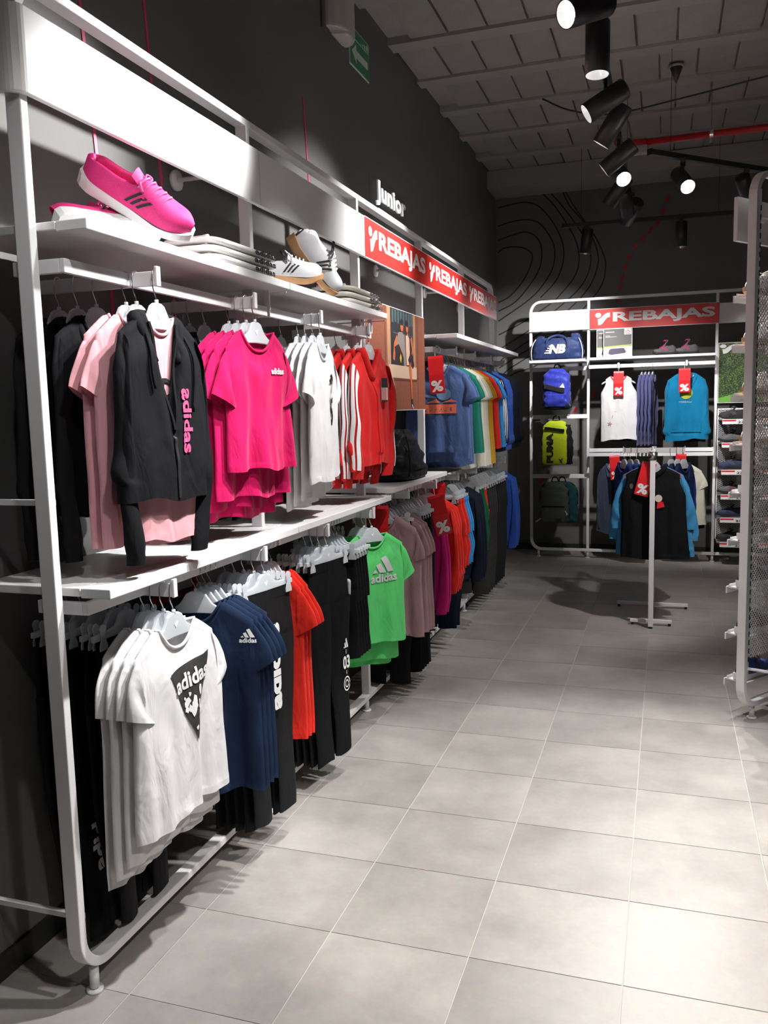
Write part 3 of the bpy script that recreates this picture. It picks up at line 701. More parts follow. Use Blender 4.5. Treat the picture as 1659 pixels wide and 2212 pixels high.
    def sleeve_stripes(s, sg, kind, seed=0):
        Fn = s.sleeve_fn(sg, kind, seed); mb = MB()
        for c in (-0.75, 0.0, 0.75):
            t = np.linspace(0.0, 0.93, 26)[:, None]; ph = (c + np.linspace(-0.25, 0.25, 5) - 0.35)[None, :]
            P = Fn(t, ph); P[..., 1] += 0.004 * np.sin(ph); P[..., 0] += sg * 0.004 * np.cos(ph)
            mb.grid(P)
        return mb
    def hood(s):
        z = s.z0 - 0.022
        k = s.hk; P = catmull([(-0.045, -0.016 * k, z - 0.10), (-0.080, -0.003 * k, z - 0.010), (-0.066, 0.013 * k, z + 0.012), (0, 0.020 * k, z + 0.014), (0.066, 0.013 * k, z + 0.012), (0.080, -0.003 * k, z - 0.010), (0.045, -0.016 * k, z - 0.10)], 6)
        n = len(P); w = np.sin(np.linspace(0, PI, n))
        mb = MB().tube(P, (0.008 + 0.008 * w) * k, 10)
        u = np.linspace(-1, 1, 13)[None, :]; v = np.linspace(0, 1, 9)[:, None]
        Q = np.stack(np.broadcast_arrays(u * (0.090 - 0.045 * v ** 2), 0.012 * k + 0.012 * k * np.sin(PI * (0.15 + 0.8 * v)) * (1 - 0.6 * u ** 2) + 0 * u, z + 0.010 - 0.21 * v - 0.03 * u ** 2), -1)
        mb.grid(Q); return mb

def pants_mb(L=0.72, waist=0.135, hip=0.150, leg=0.074, taper=0.62, crotch=0.22, T=0.011, seed=0, q=1.0, z0=-0.142, gap=0.004):
    r = np.random.RandomState(seed); ph = r.uniform(0, 6, 8); n = max(12, int(24 * q))
    a = (np.arange(n) * 2 * PI / n)[None, :]
    mb = MB()
    t = np.linspace(0, 1, max(5, int(9 * q)))[:, None]
    hw = waist + (hip - waist) * smooth01(0, 0.8, t); ca, sa = np.cos(a), np.sin(a)
    th = (0.008 + (T - 0.008) * t) * (1 + 0.15 * np.sin(3 * a + ph[0]))
    mb.grid(np.stack(np.broadcast_arrays(hw * ca, th * np.sign(sa) * np.abs(sa) ** 0.7, z0 - crotch * t), -1), True)
    for i, sg in enumerate((-1, 1)):
        t = np.linspace(0, 1, max(8, int(24 * q)))[:, None]
        z = z0 - crotch * 0.72 - (L - crotch * 0.72) * t + 0.004 * np.sin(2 * a + ph[i])
        w = leg * (1 - (1 - taper) * smooth01(0, 0.9, t)) * (1 + 0.04 * np.sin(11 * t + ph[2 + i]))
        c = sg * (hip - leg) * (1 - 0.12 * t) + sg * gap * t + 0.006 * np.sin(5 * t + ph[4 + i])
        th = (T + 0.001) * (1 - 0.15 * t) * (1 + 0.15 * np.sin(2 * a + 6 * t + ph[6 + i]))
        mb.grid(np.stack(np.broadcast_arrays(c + w * ca, th * sa + 0.006 * np.sin(7 * t + ph[i + 4]), z), -1), True)
    return mb
def waistband_mb(waist, z0=-0.142, h=0.032):
    a = (np.arange(24) * 2 * PI / 24)[None, :]; t = np.array([0, 0.1, 0.9, 1.0])[:, None]
    k = np.array([0.98, 1.0, 1.0, 0.98])[:, None]
    return MB().grid(np.stack(np.broadcast_arrays((waist + 0.003) * np.cos(a) * k, 0.0092 * np.sign(np.sin(a)) * np.abs(np.sin(a)) ** 0.6 * k, z0 + 0.004 - h * t), -1), True)

# hangers
hk = [(0.016, -0.028), (0.017, -0.010), (0.012, 0.001), (0.003, 0.005), (-0.008, 0.002), (-0.0135, -0.010), (-0.0135, -0.042), (-0.002, -0.066), (0, -0.090)]
HOOK = mesh('hook', MB().tube(catmull([(x, 0, z) for x, z in hk], 3), 0.0018, 6), CHROME, True)
up_ = [(0.0, -0.080), (0.016, -0.081), (0.030, -0.088), (0.040, -0.103), (0.050, -0.117), (0.070, -0.130), (0.105, -0.146), (0.135, -0.161), (0.152, -0.173)]
lo_ = [(0.152, -0.185), (0.135, -0.176), (0.110, -0.163), (0.085, -0.152), (0.055, -0.148), (0.0, -0.146)]
def sym(up, lo): return [(-x, z) for x, z in up[::-1][:-1]] + up + lo + [(-x, z) for x, z in lo[::-1][1:]]
HBODY = mesh('hanger_body', MB().prism(sym(up_, lo_), -0.005, 0.005), PLASTIC)
NECK = mesh('hanger_collar', MB().cyl((0, 0, -0.072), (0, 0, -0.084), 0.0055, 10), PLASTIC, True)
cup = [(0.0, -0.080), (0.016, -0.081), (0.030, -0.088), (0.038, -0.102), (0.048, -0.112), (0.080, -0.118), (0.148, -0.120)]
clo = [(0.148, -0.136), (0.0, -0.138)]
CBODY = mesh('hanger_body', MB().prism(sym(cup, clo), -0.006, 0.006), PLASTIC)
pegp = [(0.013 * math.cos(a), -0.105 + 0.013 * math.sin(a)) for a in np.linspace(-0.6, PI + 0.6, 12)] + [(-0.008, -0.130), (-0.016, -0.150), (-0.016, -0.162), (0.016, -0.162), (0.016, -0.150), (0.008, -0.130)]
PEG = mesh('clip', MB().prism(pegp, -0.0125, -0.0095).prism(pegp, 0.0095, 0.0125).box(-0.006, 0.006, -0.0125, 0.0125, -0.128, -0.122), PLASTIC)
HMARK = mesh('hanger_mark', MB().prism([(0.0, -0.122), (0.010, -0.106), (0.005, -0.103), (0.0, -0.110), (-0.006, -0.106), (-0.008, -0.110)], -0.0064, -0.0058), WPRINT)
ORD = ['first', 'second', 'third', 'fourth', 'fifth', 'sixth']
def hanger(kind, x, y, z, rz, what, detail=True, pegs=0.118, order='', hs=1.0):
    t = thing('clip_hanger' if kind == 'clip' else 'clothes_hanger', ('frosted clip hanger gripping ' if kind == 'clip' else 'frosted plastic hanger inside ') + what + order, 'hanger', (x, y, z), rz, 'hangers of ' + what)
    t.scale = (hs, 1, 1)
    ob('hook', HOOK, CHROME, t)
    b = ob('hanger_body', CBODY if kind == 'clip' else HBODY, PLASTIC, t, bev=0.002 if detail else 0)
    if detail:
        ob('hanger_collar', NECK, PLASTIC, t); ob('hanger_mark', HMARK, WPRINT, b)
    if kind == 'clip':
        for s in (-1, 1): ob('clip', PEG, PLASTIC, t, (s * pegs, 0, 0))
    return t

# garment kits: lists of (part name, mesh, material role)
KIT = {}
def kit(key, fn):
    if key not in KIT: KIT[key] = fn()
    return KIT[key]
def shirt_kit(key, sleeves='short', hood=False, collar=True, prints=(), stripes=False, collar_r=0.0048, extra=None, zipline=None, **kw):
    def fn():
        s = Shirt(**kw); L = [('body', mesh('body', s.body(), None, True), 'main')]
        if sleeves:
            for sg in (-1, 1):
                L.append(('sleeve', mesh('sleeve', s.sleeve(sg, sleeves), None, True), 'sleeve'))
                if stripes: L.append(('sleeve_stripes', mesh('sleeve_stripes', s.sleeve_stripes(sg, sleeves), None, True), 'stripe'))
        if collar: L.append(('collar', mesh('collar', s.collar(collar_r), None, True), 'collar'))
        if hood: L.append(('hood', mesh('hood', s.hood(), None, True), 'hood'))
        if zipline:
            zz = np.linspace(zipline, s.z0 - s.L + 0.002, 30); y = s.front_y(np.zeros(30), zz, 0.003)
            L.append(('zipper', mesh('zipper', MB().sweep(np.stack([np.zeros(30), y, zz], 1), 0.002, 0.005, (0, 1, 0)), None), 'zip'))
        for nm, vf, role in prints:
            L.append((nm, mesh(nm, s.decal(vf), None, True), role))
        if extra: L += extra(s)
        return L
    return kit(key, fn)
def pants_kit(key, waist=0.135, prints=(), **kw):
    def fn():
        L = [('body', mesh('body', pants_mb(waist=waist, **kw), None, True), 'main'), ('waistband', mesh('waistband', waistband_mb(waist, kw.get('z0', -0.142)), None, True), 'band')]
        for nm, vf, role, y in prints: L.append((nm, mesh(nm, flat_mb(vf, y), None), role))
        return L
    return kit(key, fn)
def wear(name, label, cat, K, roles, x, y, z, rz, group=None, skip=()):
    t = thing(name, label, cat, (x, y, z), rz, group)
    for nm, me, role in K:
        if nm in skip: continue
        m = roles.get(role) or roles['main']
        ob(nm, me, m, t)
    return t
def hung(n, name, label, cat, Ks, roles, pts, rz, what, group, hk='shirt', z=1.868, detail=True, jit=0.4, hang=True, skip=(), labels=None, pegs=0.118, hs=1.0):
    for i, (x, y) in enumerate(pts):
        a = math.radians((rz[i] if isinstance(rz, (list, tuple)) else rz) + random.uniform(-jit, jit))
        K = Ks[i % len(Ks)] if isinstance(Ks[0], list) else Ks
        order = '' if len(pts) == 1 else ', %s %s' % (ORD[i], 'from the side wall' if pts[0][1] == pts[-1][1] and x < -1.2 else ('from the shoe wall' if pts[0][1] == pts[-1][1] and False else ('from the side rack' if pts[0][1] == pts[-1][1] else 'towards the back wall')))
        wear(name, label + order, cat, K, roles, x, y, z, a, group, skip=skip)
        if hang: hanger(hk, x, y, z, a, what, detail, pegs, order, hs)

C = dict
F_ = fabric
BLK = F_('black_cotton', (0.005, 0.005, 0.006)); BLK2 = F_('black_fleece', (0.006, 0.0065, 0.008)); BLKS = F_('black_tights', (0.0045, 0.0045, 0.006), 0.65)
CHAR = F_('charcoal_jersey', (0.020, 0.021, 0.024)); NAVY = F_('navy_jersey', (0.012, 0.024, 0.060)); NAVD = F_('dark_navy_knit', (0.007, 0.010, 0.022))
PINKP = F_('pale_pink_jersey', (0.72, 0.36, 0.40), trans=0.1); HOTP = F_('hot_pink_jersey', (0.58, 0.006, 0.105), trans=0.06); WHT = F_('white_jersey', (0.84, 0.83, 0.84), trans=0.1)
REDJ = F_('red_tricot', (0.62, 0.014, 0.014), 0.6); REDT = F_('red_jersey', (0.68, 0.022, 0.012), trans=0.05); GRN = F_('bright_green_jersey', (0.10, 0.60, 0.16), trans=0.06)
MAUV = F_('mauve_jersey', (0.34, 0.20, 0.215)); FUCH = F_('fuchsia_jersey', (0.50, 0.008, 0.15))
BLUT = F_('slate_blue_jersey', (0.060, 0.105, 0.245)); TEALG = F_('dark_green_jersey', (0.008, 0.14, 0.10)); CRM = F_('cream_jersey', (0.62, 0.60, 0.50)); YEL = F_('mustard_jersey', (0.66, 0.36, 0.03))
RYL = F_('royal_blue_jersey', (0.02, 0.07, 0.34)); SKY = F_('bright_blue_jersey', (0.025, 0.22, 0.56)); GRND = F_('forest_green_jersey', (0.010, 0.10, 0.035)); LILC = F_('violet_blue_fleece', (0.085, 0.088, 0.235))
TEAL = F_('teal_blue_fleece', (0.005, 0.17, 0.34)); GRYB = F_('grey_blue_shell', (0.065, 0.080, 0.14), 0.55); PUFB = F_('blue_padded_nylon', (0.012, 0.035, 0.22), 0.4, 0.8); PUFN = F_('navy_padded_nylon', (0.012, 0.022, 0.075), 0.4, 0.8)
LBLU = F_('light_blue_jersey', (0.05, 0.25, 0.50)); CORAL = F_('coral_stripe', (0.55, 0.10, 0.09)); CAMO = mat('dark_camouflage', (0.022, 0.022, 0.022), 0.8, var=0.8, vscale=22); DGRY = F_('dark_grey_fleece', (0.017, 0.018, 0.021))
CRIM = F_('crimson_jersey', (0.50, 0.010, 0.060))
PKPR = mat('pink_print', (0.75, 0.08, 0.22), 0.6)

def word(s, x, z, w, h, ang=0, bold=0.03): return flat2d([(text2d(s, bold), (x - w / 2, z - h / 2, w, h), ang)])
def merge(*a):
    VV = []; FF = []; o = 0
    for V, Fc in a:
        VV.append(np.asarray(V)); FF += [tuple(i + o for i in f) for f in Fc]; o += len(V)
    return np.vstack(VV), FF
def shape(p, x, z, w, h): V, Fc = p; return np.asarray(V) * (w, h) + (x - w / 2, z - h / 2), Fc
def squig(x, z, r, k):
    a = np.linspace(0.3 * k, 0.3 * k + 4.2, 8); P = np.stack([x + r * np.cos(a), z + 1.3 * r * np.sin(a + 0.3 * (k % 3))], 1); Q = np.stack([x + (r - 0.003) * np.cos(a), z + 1.3 * (r - 0.003) * np.sin(a + 0.3 * (k % 3))], 1)
    return poly2d(list(P) + list(Q[::-1]))
def trefoil(x, z, w): return merge(shape(mountain(), x, z + w * 0.16, w * 0.8, w * 0.5), word('adidas', x, z - w * 0.25, w, w * 0.27))

# --- upper arm 1: black hoodies, pale pink tees, the open zip hoodie
A1 = ARMY[0]
hood1 = [shirt_kit('hoodB%d' % i, sleeves=0.57, hood=True, W=0.20, L=0.52, seed=20, rib=0.055, T=0.013, A=0.012) for i in range(3)]
hung(3, 'hoodie', 'black hooded sweatshirt behind the pale pink tees', 'hoodie', hood1, C(main=BLK2), [(-1.56, A1), (-1.50, A1), (-1.44, A1)], 90, 'a hoodie behind the pale pink tees', 'black hoodies on the first upper arm')
pt = [shirt_kit('pinkT%d' % i, W=0.185, sh=0.158, L=0.60, seed=30, T=0.011, A=0.013) for i in range(2)]
hung(2, 't_shirt', 'pale pink tee hanging just behind the open zip hoodie', 't-shirt', pt, C(main=PINKP), [(-1.348, A1), (-1.316, A1)], 84, 'a tee behind the zip hoodie', 'pale pink tees behind the zip hoodie', hs=0.9)
tee_in = shirt_kit('pinkTin', sleeves=None, W=0.152, sh=0.143, flare=0.0, z0=Z0 - 0.005, tmin=0.0058, L=0.58, nw=0.055, fd=0.045, seed=41, T=0.008, Tb=0.008, A=0.005, prints=[('print', word('D', 0.012, -0.30, 0.04, 0.055), 'print')])
wear('t_shirt', 'pale pink tee worn inside the open black zip hoodie', 't-shirt', tee_in, C(main=PINKP, print=BPRINT), -1.256, A1, 1.868, math.radians(84))
def hoodie_extra(s):
    L = []
    for sg in (-1, 1):
        zz = np.linspace(s.z0 - 0.02, s.z0 - 0.295, 16); xx = sg * 0.055 * (1 - ((s.z0 - zz) / 0.30)) ** 1.25
        y = s.front_y(xx + sg * 0.010, zz, 0.004)
        L.append(('zip_edge', mesh('zip_edge', MB().sweep(np.stack([xx + sg * 0.004, y, zz], 1), 0.002, 0.004, (0, 1, 0)), None), 'main'))
        zc = np.linspace(s.z0 - 0.05, s.z0 - 0.25 + 0.06 * (sg < 0), 12); xc = sg * (0.075 + 0.012 * np.sin(np.linspace(0, 3, 12)))
        L.append(('drawstring', mesh('drawstring', MB().tube(np.stack([xc, s.front_y(xc, zc, 0.006), zc], 1), 0.0035, 6), None, True), 'cord'))
    xx = np.linspace(-0.15, -0.055, 8); zz = s.z0 - 0.40 + (xx + 0.15) * 0.9
    return L
zh = shirt_kit('ziphood', sth=0.9, tmin=0.011, Tb=0.018, hk=1.35, sleeves=0.575, hood=True, collar=False, W=0.178, sh=0.152, out=0.026, L=0.475, nw=0.055, fd=0.30, npow=0.8, seed=41, rib=0.055, T=0.036, A=0.006, zipline=Z0 - 0.30, extra=hoodie_extra, prints=[('print', word('adidas', 0.052, -0.385, 0.17, 0.040, -90, 0.03), 'print')])
wear('hoodie', 'open black zip hoodie with pink lettering over a pale pink tee', 'hoodie', zh, C(main=BLK2, print=PKPR, zip=BPRINT), -1.256, A1, 1.868, math.radians(84))
hanger('shirt', -1.256, A1, 1.868, math.radians(84), 'the open zip hoodie', hs=0.86)

# --- upper arm 2: black hoodies behind, hot pink tees
A2 = ARMY[1]
hung(3, 'hoodie', 'black hooded sweatshirt behind the hot pink tees', 'hoodie', hood1, C(main=BLK2), [(-1.545, A2), (-1.49, A2), (-1.435, A2)], 90, 'a hoodie behind the hot pink tees', 'black hoodies behind the hot pink tees')
hp_ = [shirt_kit('hotP%d' % i, W=0.172, sh=0.155, L=0.60 - 0.035 * i, seed=50, T=0.010, A=0.013) for i in range(3)]
hung(3, 't_shirt', 'hot pink short sleeve tee behind the front hot pink tee', 't-shirt', hp_, C(main=HOTP), [(-1.346, A2), (-1.315, A2), (-1.284, A2)], 76, 'a hot pink tee', 'hot pink tees on the second upper arm', hs=0.88)
hpf = shirt_kit('hotPf', W=0.152, L=0.44, sh=0.140, seed=50, T=0.024, sth=0.9, A=0.013, prints=[('print', word('adidas', 0.070, -0.235, 0.062, 0.020), 'print')])
wear('t_shirt', 'front hot pink tee with small white chest lettering', 't-shirt', hpf, C(main=HOTP, print=WPRINT), -1.253, A2, 1.868, math.radians(75)); hanger('shirt', -1.253, A2, 1.868, math.radians(75), 'the front hot pink tee', hs=0.8)

# --- upper arm 3: white tees with numbers, dark tops behind
A3 = ARMY[2]
hung(2, 'hoodie', 'dark grey sweatshirt half hidden behind the white tees', 'hoodie', hood1, C(main=CHAR), [(-1.50, A3), (-1.42, A3)], 90, 'a dark sweatshirt behind the white tees', 'dark sweatshirts behind the white tees')
wt = [shirt_kit('whiteT%d' % i, W=0.185, L=0.62 - 0.02 * i, seed=60, T=0.010, A=0.012) for i in range(3)]
hung(3, 't_shirt', 'white tee in the row behind the numbered white tee', 't-shirt', wt, C(main=WHT), [(-1.349, A3), (-1.318, A3), (-1.287, A3)], 96, 'a white tee beside the red jackets', 'white tees on the third upper arm')
wtf = shirt_kit('whiteTf', W=0.180, L=0.52, seed=60, T=0.020, sth=0.9, A=0.012, prints=[('print', merge(shape(mountain(), 0.055, -0.245, 0.05, 0.04), poly2d([(0.052, -0.30), (0.057, -0.30), (0.057, -0.27), (0.052, -0.27)]), word('05', 0.055, -0.37, 0.075, 0.11)), 'print')])
wear('t_shirt', 'front white tee with black number print on the third upper arm', 't-shirt', wtf, C(main=WHT, print=BPRINT), -1.256, A3, 1.868, math.radians(96)); hanger('shirt', -1.256, A3, 1.868, math.radians(96), 'the numbered white tee')

# --- upper arm 4: red track jackets with three white stripes
A4 = ARMY[3]
rj = [shirt_kit('redJ%d' % i, sleeves=0.54, stripes=True, collar_r=0.017, sth=0.7, sb=0.6, W=0.175, sh=0.16, L=0.60 - 0.02 * i, nw=0.07, fd=0.09, npow=1.4, seed=70, rib=0.05, T=0.014, A=0.012, zipline=Z0 - 0.095) for i in range(4)]
hung(4, 'track_jacket', 'striped red track jacket behind the front red jacket', 'jacket', rj, C(main=REDJ, stripe=WPRINT, zip=REDJ), [(-1.462, A4), (-1.408, A4), (-1.357, A4), (-1.306, A4)], 83, 'a red track jacket', 'red track jackets on the fourth upper arm', hs=0.92)
wear('track_jacket', 'front red track jacket with white sleeve stripes and hanging price card', 'jacket', shirt_kit('redJf', sleeves=0.50, stripes=True, collar_r=0.019, sth=1.1, sb=0.6, W=0.17, sh=0.155, L=0.50, nw=0.07, fd=0.11, npow=1.3, seed=70, rib=0.05, T=0.030, A=0.012, zipline=Z0 - 0.115), C(main=REDJ, stripe=WPRINT, zip=REDJ), -1.254, A4, 1.868, math.radians(79)); hanger('shirt', -1.254, A4, 1.868, math.radians(79), 'the front red track jacket', hs=0.9)

# --- upper side-hung run beyond the poster
rX = -1.34
def side(pts, K, roles, name, label, cat, what, z=1.868, hk='shirt', rz=4, jit=0.8, pegs=0.118):
    hung(len(pts), name, label, cat, K, roles, [(rX, y) for y in pts], rz, what, what + ' row', hk, z, detail=False, jit=jit, pegs=pegs)
bt = [shirt_kit('blueT%d' % i, W=0.195, L=0.585 + 0.02 * i, seed=84, T=0.014, A=0.009, q=0.8) for i in range(3)]
blf = shirt_kit('blueTf', W=0.195, L=0.52, seed=84, T=0.024, sth=0.9, A=0.009, prints=[('print', merge(poly2d([(-0.09, -0.40), (0.12, -0.40), (0.12, -0.345), (-0.09, -0.345)]), poly2d([(-0.06, -0.335), (0.02, -0.335), (0.0, -0.31)]), poly2d([(0.03, -0.335), (0.125, -0.33), (0.09, -0.315)])), 'print'), ('print', merge(poly2d([(0.045 + 0.045 * math.cos(a), -0.285 + 0.036 * math.sin(a)) for a in np.linspace(0, 2 * PI, 14, endpoint=False)]), poly2d([(-0.12, -0.29), (0.0, -0.31), (0.0, -0.30), (-0.12, -0.27)])), 'print2'), ('print', merge(*[poly2d([(-0.075 + 0.03 * k, -0.39 + 0.006 * (k % 3)), (-0.055 + 0.03 * k, -0.392), (-0.06 + 0.03 * k, -0.365 + 0.005 * (k % 2))]) for k in range(6)]), 'ink')])
wear('t_shirt', 'slate blue tee with orange skyline print under a sale tag', 't-shirt', blf, C(main=BLUT, print=OPRINT, print2=mat('pale_blue_print', (0.13, 0.26, 0.42), 0.6), ink=BLUT), rX + 0.02, 5.03, 1.868, math.radians(4)); hanger('shirt', rX + 0.02, 5.03, 1.868, math.radians(4), 'the printed slate blue tee', False)
side([5.09, 5.15, 5.21], bt, C(main=BLUT), 't_shirt', 'plain slate blue tee right behind the printed slate blue tee', 't-shirt', 'a plain slate blue tee')
gt = [shirt_kit('sideT%d' % i, W=0.20, L=0.56, seed=90, T=0.014, A=0.010, q=0.7) for i in range(3)]
gl = [shirt_kit('sideLongT%d' % i, W=0.195, L=0.655, seed=90, T=0.014, A=0.010, q=0.7) for i in range(2)]
side([5.36, 5.42], gt, C(main=TEALG), 't_shirt', 'dark green tee between slate blue and cream tees', 't-shirt', 'a dark green tee')
side([5.52, 5.60, 5.67], gl, C(main=CRM), 't_shirt', 'long cream tee beside the mustard yellow tees', 't-shirt', 'a cream tee')
side([5.76, 5.83], gl, C(main=YEL), 't_shirt', 'mustard yellow tee between cream and red tees', 't-shirt', 'a mustard yellow tee')
side([5.905, 5.96, 6.015], gt, C(main=REDT), 't_shirt', 'red short sleeve tee next to the mustard tees', 't-shirt', 'a red tee beside the mustard tees')
side([6.14, 6.20], gt, C(main=SKY), 't_shirt', 'bright blue tee between the red tees and navy jackets', 't-shirt', 'a bright blue tee')
lsj = [shirt_kit('sideJ%d' % i, sleeves=0.53, W=0.205, L=0.58, seed=100, T=0.016, A=0.009, q=0.7, rib=0.04, collar_r=0.014, stripes=(i == 0)) for i in range(2)]
side([6.30, 6.38], lsj[0], C(main=NAVD, stripe=WPRINT), 'track_jacket', 'dark navy jacket with white lettering stripes down the sleeves', 'jacket', 'a striped navy jacket')
side([6.48, 6.56, 6.64], lsj[1], C(main=RYL), 'track_jacket', 'royal blue jacket hanging among navy jackets near the corner', 'jacket', 'a royal blue jacket')
side([6.72, 6.80, 6.88, 6.96], lsj[1], C(main=NAVD), 'track_jacket', 'plain dark navy jacket beyond the royal blue jackets', 'jacket', 'a plain navy jacket')
side([7.04, 7.10], lsj[1], C(main=DGRY), 'track_jacket', 'dark grey jacket last on the upper rail near the corner', 'jacket', 'a dark grey jacket')

# --- lower arm 1: leggings behind, white tees
leg1 = [pants_kit('leg%d' % i, L=0.80, leg=0.066, taper=0.55, seed=110, z0=-0.142) for i in range(3)]
legT = pants_kit('legT', L=0.86, leg=0.068, taper=0.75, seed=110, T=0.013, prints=[('print', word('adidas', -0.080, -0.70, 0.22, 0.055, 90, 0.04), 'print', -0.0205)])
hung(4, 'leggings', 'plain black leggings clipped behind the white tees', 'leggings', leg1, C(main=BLKS), [(-1.60, A1), (-1.555, A1), (-1.445, A1), (-1.408, A1)], 90, 'black leggings behind the white tees', 'black leggings behind the white tees', 'clip', 1.05)
hung(1, 'leggings', 'black leggings with grey vertical lettering on the lower leg', 'leggings', legT, C(main=BLKS, print=WPRINT), [(-1.50, A1)], 88, 'the lettered black leggings', 'lettered leggings', 'clip', 1.05)
ww = [shirt_kit('wt%d' % i, W=0.20 + 0.01 * (i == 1), L=0.665 - 0.035 * i, seed=120, T=0.010, A=0.011) for i in range(3)]
hung(3, 't_shirt', 'white tee hanging behind the white tee with black triangle print', 't-shirt', ww, C(main=WHT), [(-1.349, A1), (-1.318, A1), (-1.287, A1)], 86, 'a plain white tee', 'white tees on the first lower arm', z=1.05)
tri = poly2d([(-0.065, -0.235), (0.118, -0.212), (0.032, -0.445)])
def tri_marks():
    r = np.random.RandomState(3); out = []
    for k in range(26):
        y = r.uniform(-0.41, -0.30); x = r.uniform(-0.01, 0.07); a = r.uniform(0.004, 0.013); n = 7
        if abs(x - 0.03) > (y + 0.45) * 0.36: continue
        out.append(poly2d([(x + a * r.uniform(0.5, 1.3) * math.cos(t), y + a * r.uniform(0.6, 1.9) * math.sin(t)) for t in np.linspace(0, 2 * PI, n, endpoint=False)]))
    return merge(*out)
wf = Shirt(W=0.198, L=0.53, seed=120, T=0.024, A=0.011)
wfk = shirt_kit('wtf', W=0.198, L=0.53, seed=120, T=0.024, sth=0.9, A=0.011, prints=[('print', tri, 'print')], extra=lambda s: [('print_lettering', mesh('print_lettering', s.decal(word('adidas', 0.028, -0.266, 0.150, 0.046, 6, 0.03), off=0.0056), None, True), 'letters'), ('print_flecks', mesh('print_flecks', s.decal(tri_marks(), off=0.0056), None, True), 'letters')])
wear('t_shirt', 'white tee with a black triangle and white lettering on the chest', 't-shirt', wfk, C(main=WHT, print=mat('worn_black_print', (0.03, 0.03, 0.03), 0.7, var=0.8, vscale=60), letters=WPRINT), -1.256, A1, 1.05, math.radians(86)); hanger('shirt', -1.256, A1, 1.05, math.radians(86), 'the triangle print white tee')
# navy tees on the lower rail
nt = [shirt_kit('navyT%d' % i, W=0.195, L=0.60, seed=130, T=0.011, A=0.012, prints=[('print', trefoil(0.158, -0.215, 0.055), 'print')]) for i in range(2)]
hung(4, 't_shirt', 'navy tee with white sleeve logo beyond the white tees', 't-shirt', nt, C(main=NAVY, print=WPRINT), [(rX, 2.200), (rX, 2.231), (rX, 2.262), (rX, 2.293)], 12, 'a navy tee on the lower rail', 'navy tees on the lower rail', z=1.05)

# --- lower arm 2: crimson tees behind, black leggings with lettering
hung(2, 't_shirt', 'crimson tee half hidden behind the lettered leggings', 't-shirt', shirt_kit('crimT', W=0.150, sh=0.135, L=0.54, seed=145, T=0.011, A=0.009), C(main=CRIM), [(-1.605, A2), (-1.572, A2)], 90, 'a crimson tee', 'crimson tees on the second lower arm', z=1.05, hs=0.8)
hung(4, 'leggings', 'black leggings clipped behind the leggings with white lettering', 'leggings', leg1, C(main=BLKS), [(-1.405, A2), (-1.368, A2), (-1.331, A2), (-1.294, A2)], 80, 'black leggings on the second lower arm', 'black leggings on the second lower arm', 'clip', 1.05)
legW = pants_kit('legW', L=0.78, leg=0.075, taper=0.62, seed=110, T=0.014, prints=[('print', word('adidas', 0.012, -0.40, 0.30, 0.062, 90, 0.05), 'print', -0.0215)])
hung(1, 'leggings', 'front black leggings with bold white vertical lettering', 'leggings', legW, C(main=F_('graphite_tights', (0.010, 0.0105, 0.012), 0.65), print=WPRINT), [(-1.257, A2)], 79, 'the front lettered leggings', 'front lettered leggings', 'clip', 1.05)

# --- lower arm 3: red tees behind, black track pants
hung(3, 't_shirt', 'red tee between the lettered leggings and track pants', 't-shirt', [shirt_kit('redT%d' % i, W=0.145, sh=0.132, L=0.60, seed=150, T=0.010, A=0.008, sth=0.4, sb=0.35) for i in range(2)], C(main=REDT), [(rX, 2.656), (rX, 2.687), (rX, 2.718)], 9, 'a red tee on the lower rail', 'red tees on the lower rail', z=1.05, hs=0.78)
tp = [pants_kit('tp%d' % i, L=0.80, leg=0.076, taper=0.72, seed=160, prints=[('piping', poly2d([(0.10, -0.30), (0.106, -0.30), (0.108, -0.19), (0.104, -0.19)]), 'pipe', -0.0165)]) for i in range(3)]
hung(4, 'track_pants', 'black track pants with thin red pocket piping', 'pants', tp, C(main=BLK, pipe=REDT), [(-1.379, A3), (-1.349, A3), (-1.319, A3), (-1.289, A3)], 80, 'black track pants with red piping', 'black track pants on the third lower arm', 'clip', 1.05)
tpf = pants_kit('tpf', L=0.80, leg=0.080, taper=0.72, seed=160, T=0.014, prints=[('print', merge(shape(mountain(), 0.085, -0.485, 0.035, 0.04), poly2d([(0.083, -0.53), (0.086, -0.53), (0.086, -0.512), (0.083, -0.512)]), word('03', 0.085, -0.565, 0.05, 0.055), poly2d([(0.083, -0.615), (0.086, -0.615), (0.086, -0.60), (0.083, -0.60)])), 'print', -0.0215), ('print', merge(*[poly2d([(0.085 + rr * math.cos(a), -0.655 + 1.3 * rr * math.sin(a)) for a in np.linspace(0, 2 * PI, 14, endpoint=False)] + [(0.085 + (rr - 0.004) * math.cos(a), -0.655 + 1.3 * (rr - 0.004) * math.sin(a)) for a in np.linspace(2 * PI, 0, 14)]) for rr in (0.024, 0.013)]), 'print', -0.0215)])
hung(1, 'track_pants', 'front black track pants with white number on the thigh', 'pants', tpf, C(main=BLK, print=WPRINT), [(-1.257, A3)], 79, 'the numbered black track pants', 'front numbered pants', 'clip', 1.05)
# black shorts side-hung next to arm 3
sk_ = [pants_kit('shortB%d' % i, L=0.44, leg=0.07, taper=0.95, hip=0.14, waist=0.13, crotch=0.2, seed=170) for i in range(2)]
hung(5, 'shorts', 'black shorts clipped between the track pants and green tees', 'shorts', sk_, C(main=BLK), [(rX, 3.225 + 0.033 * i) for i in range(5)], 8, 'black shorts on the lower rail', 'black shorts on the lower rail', 'clip', 1.05)

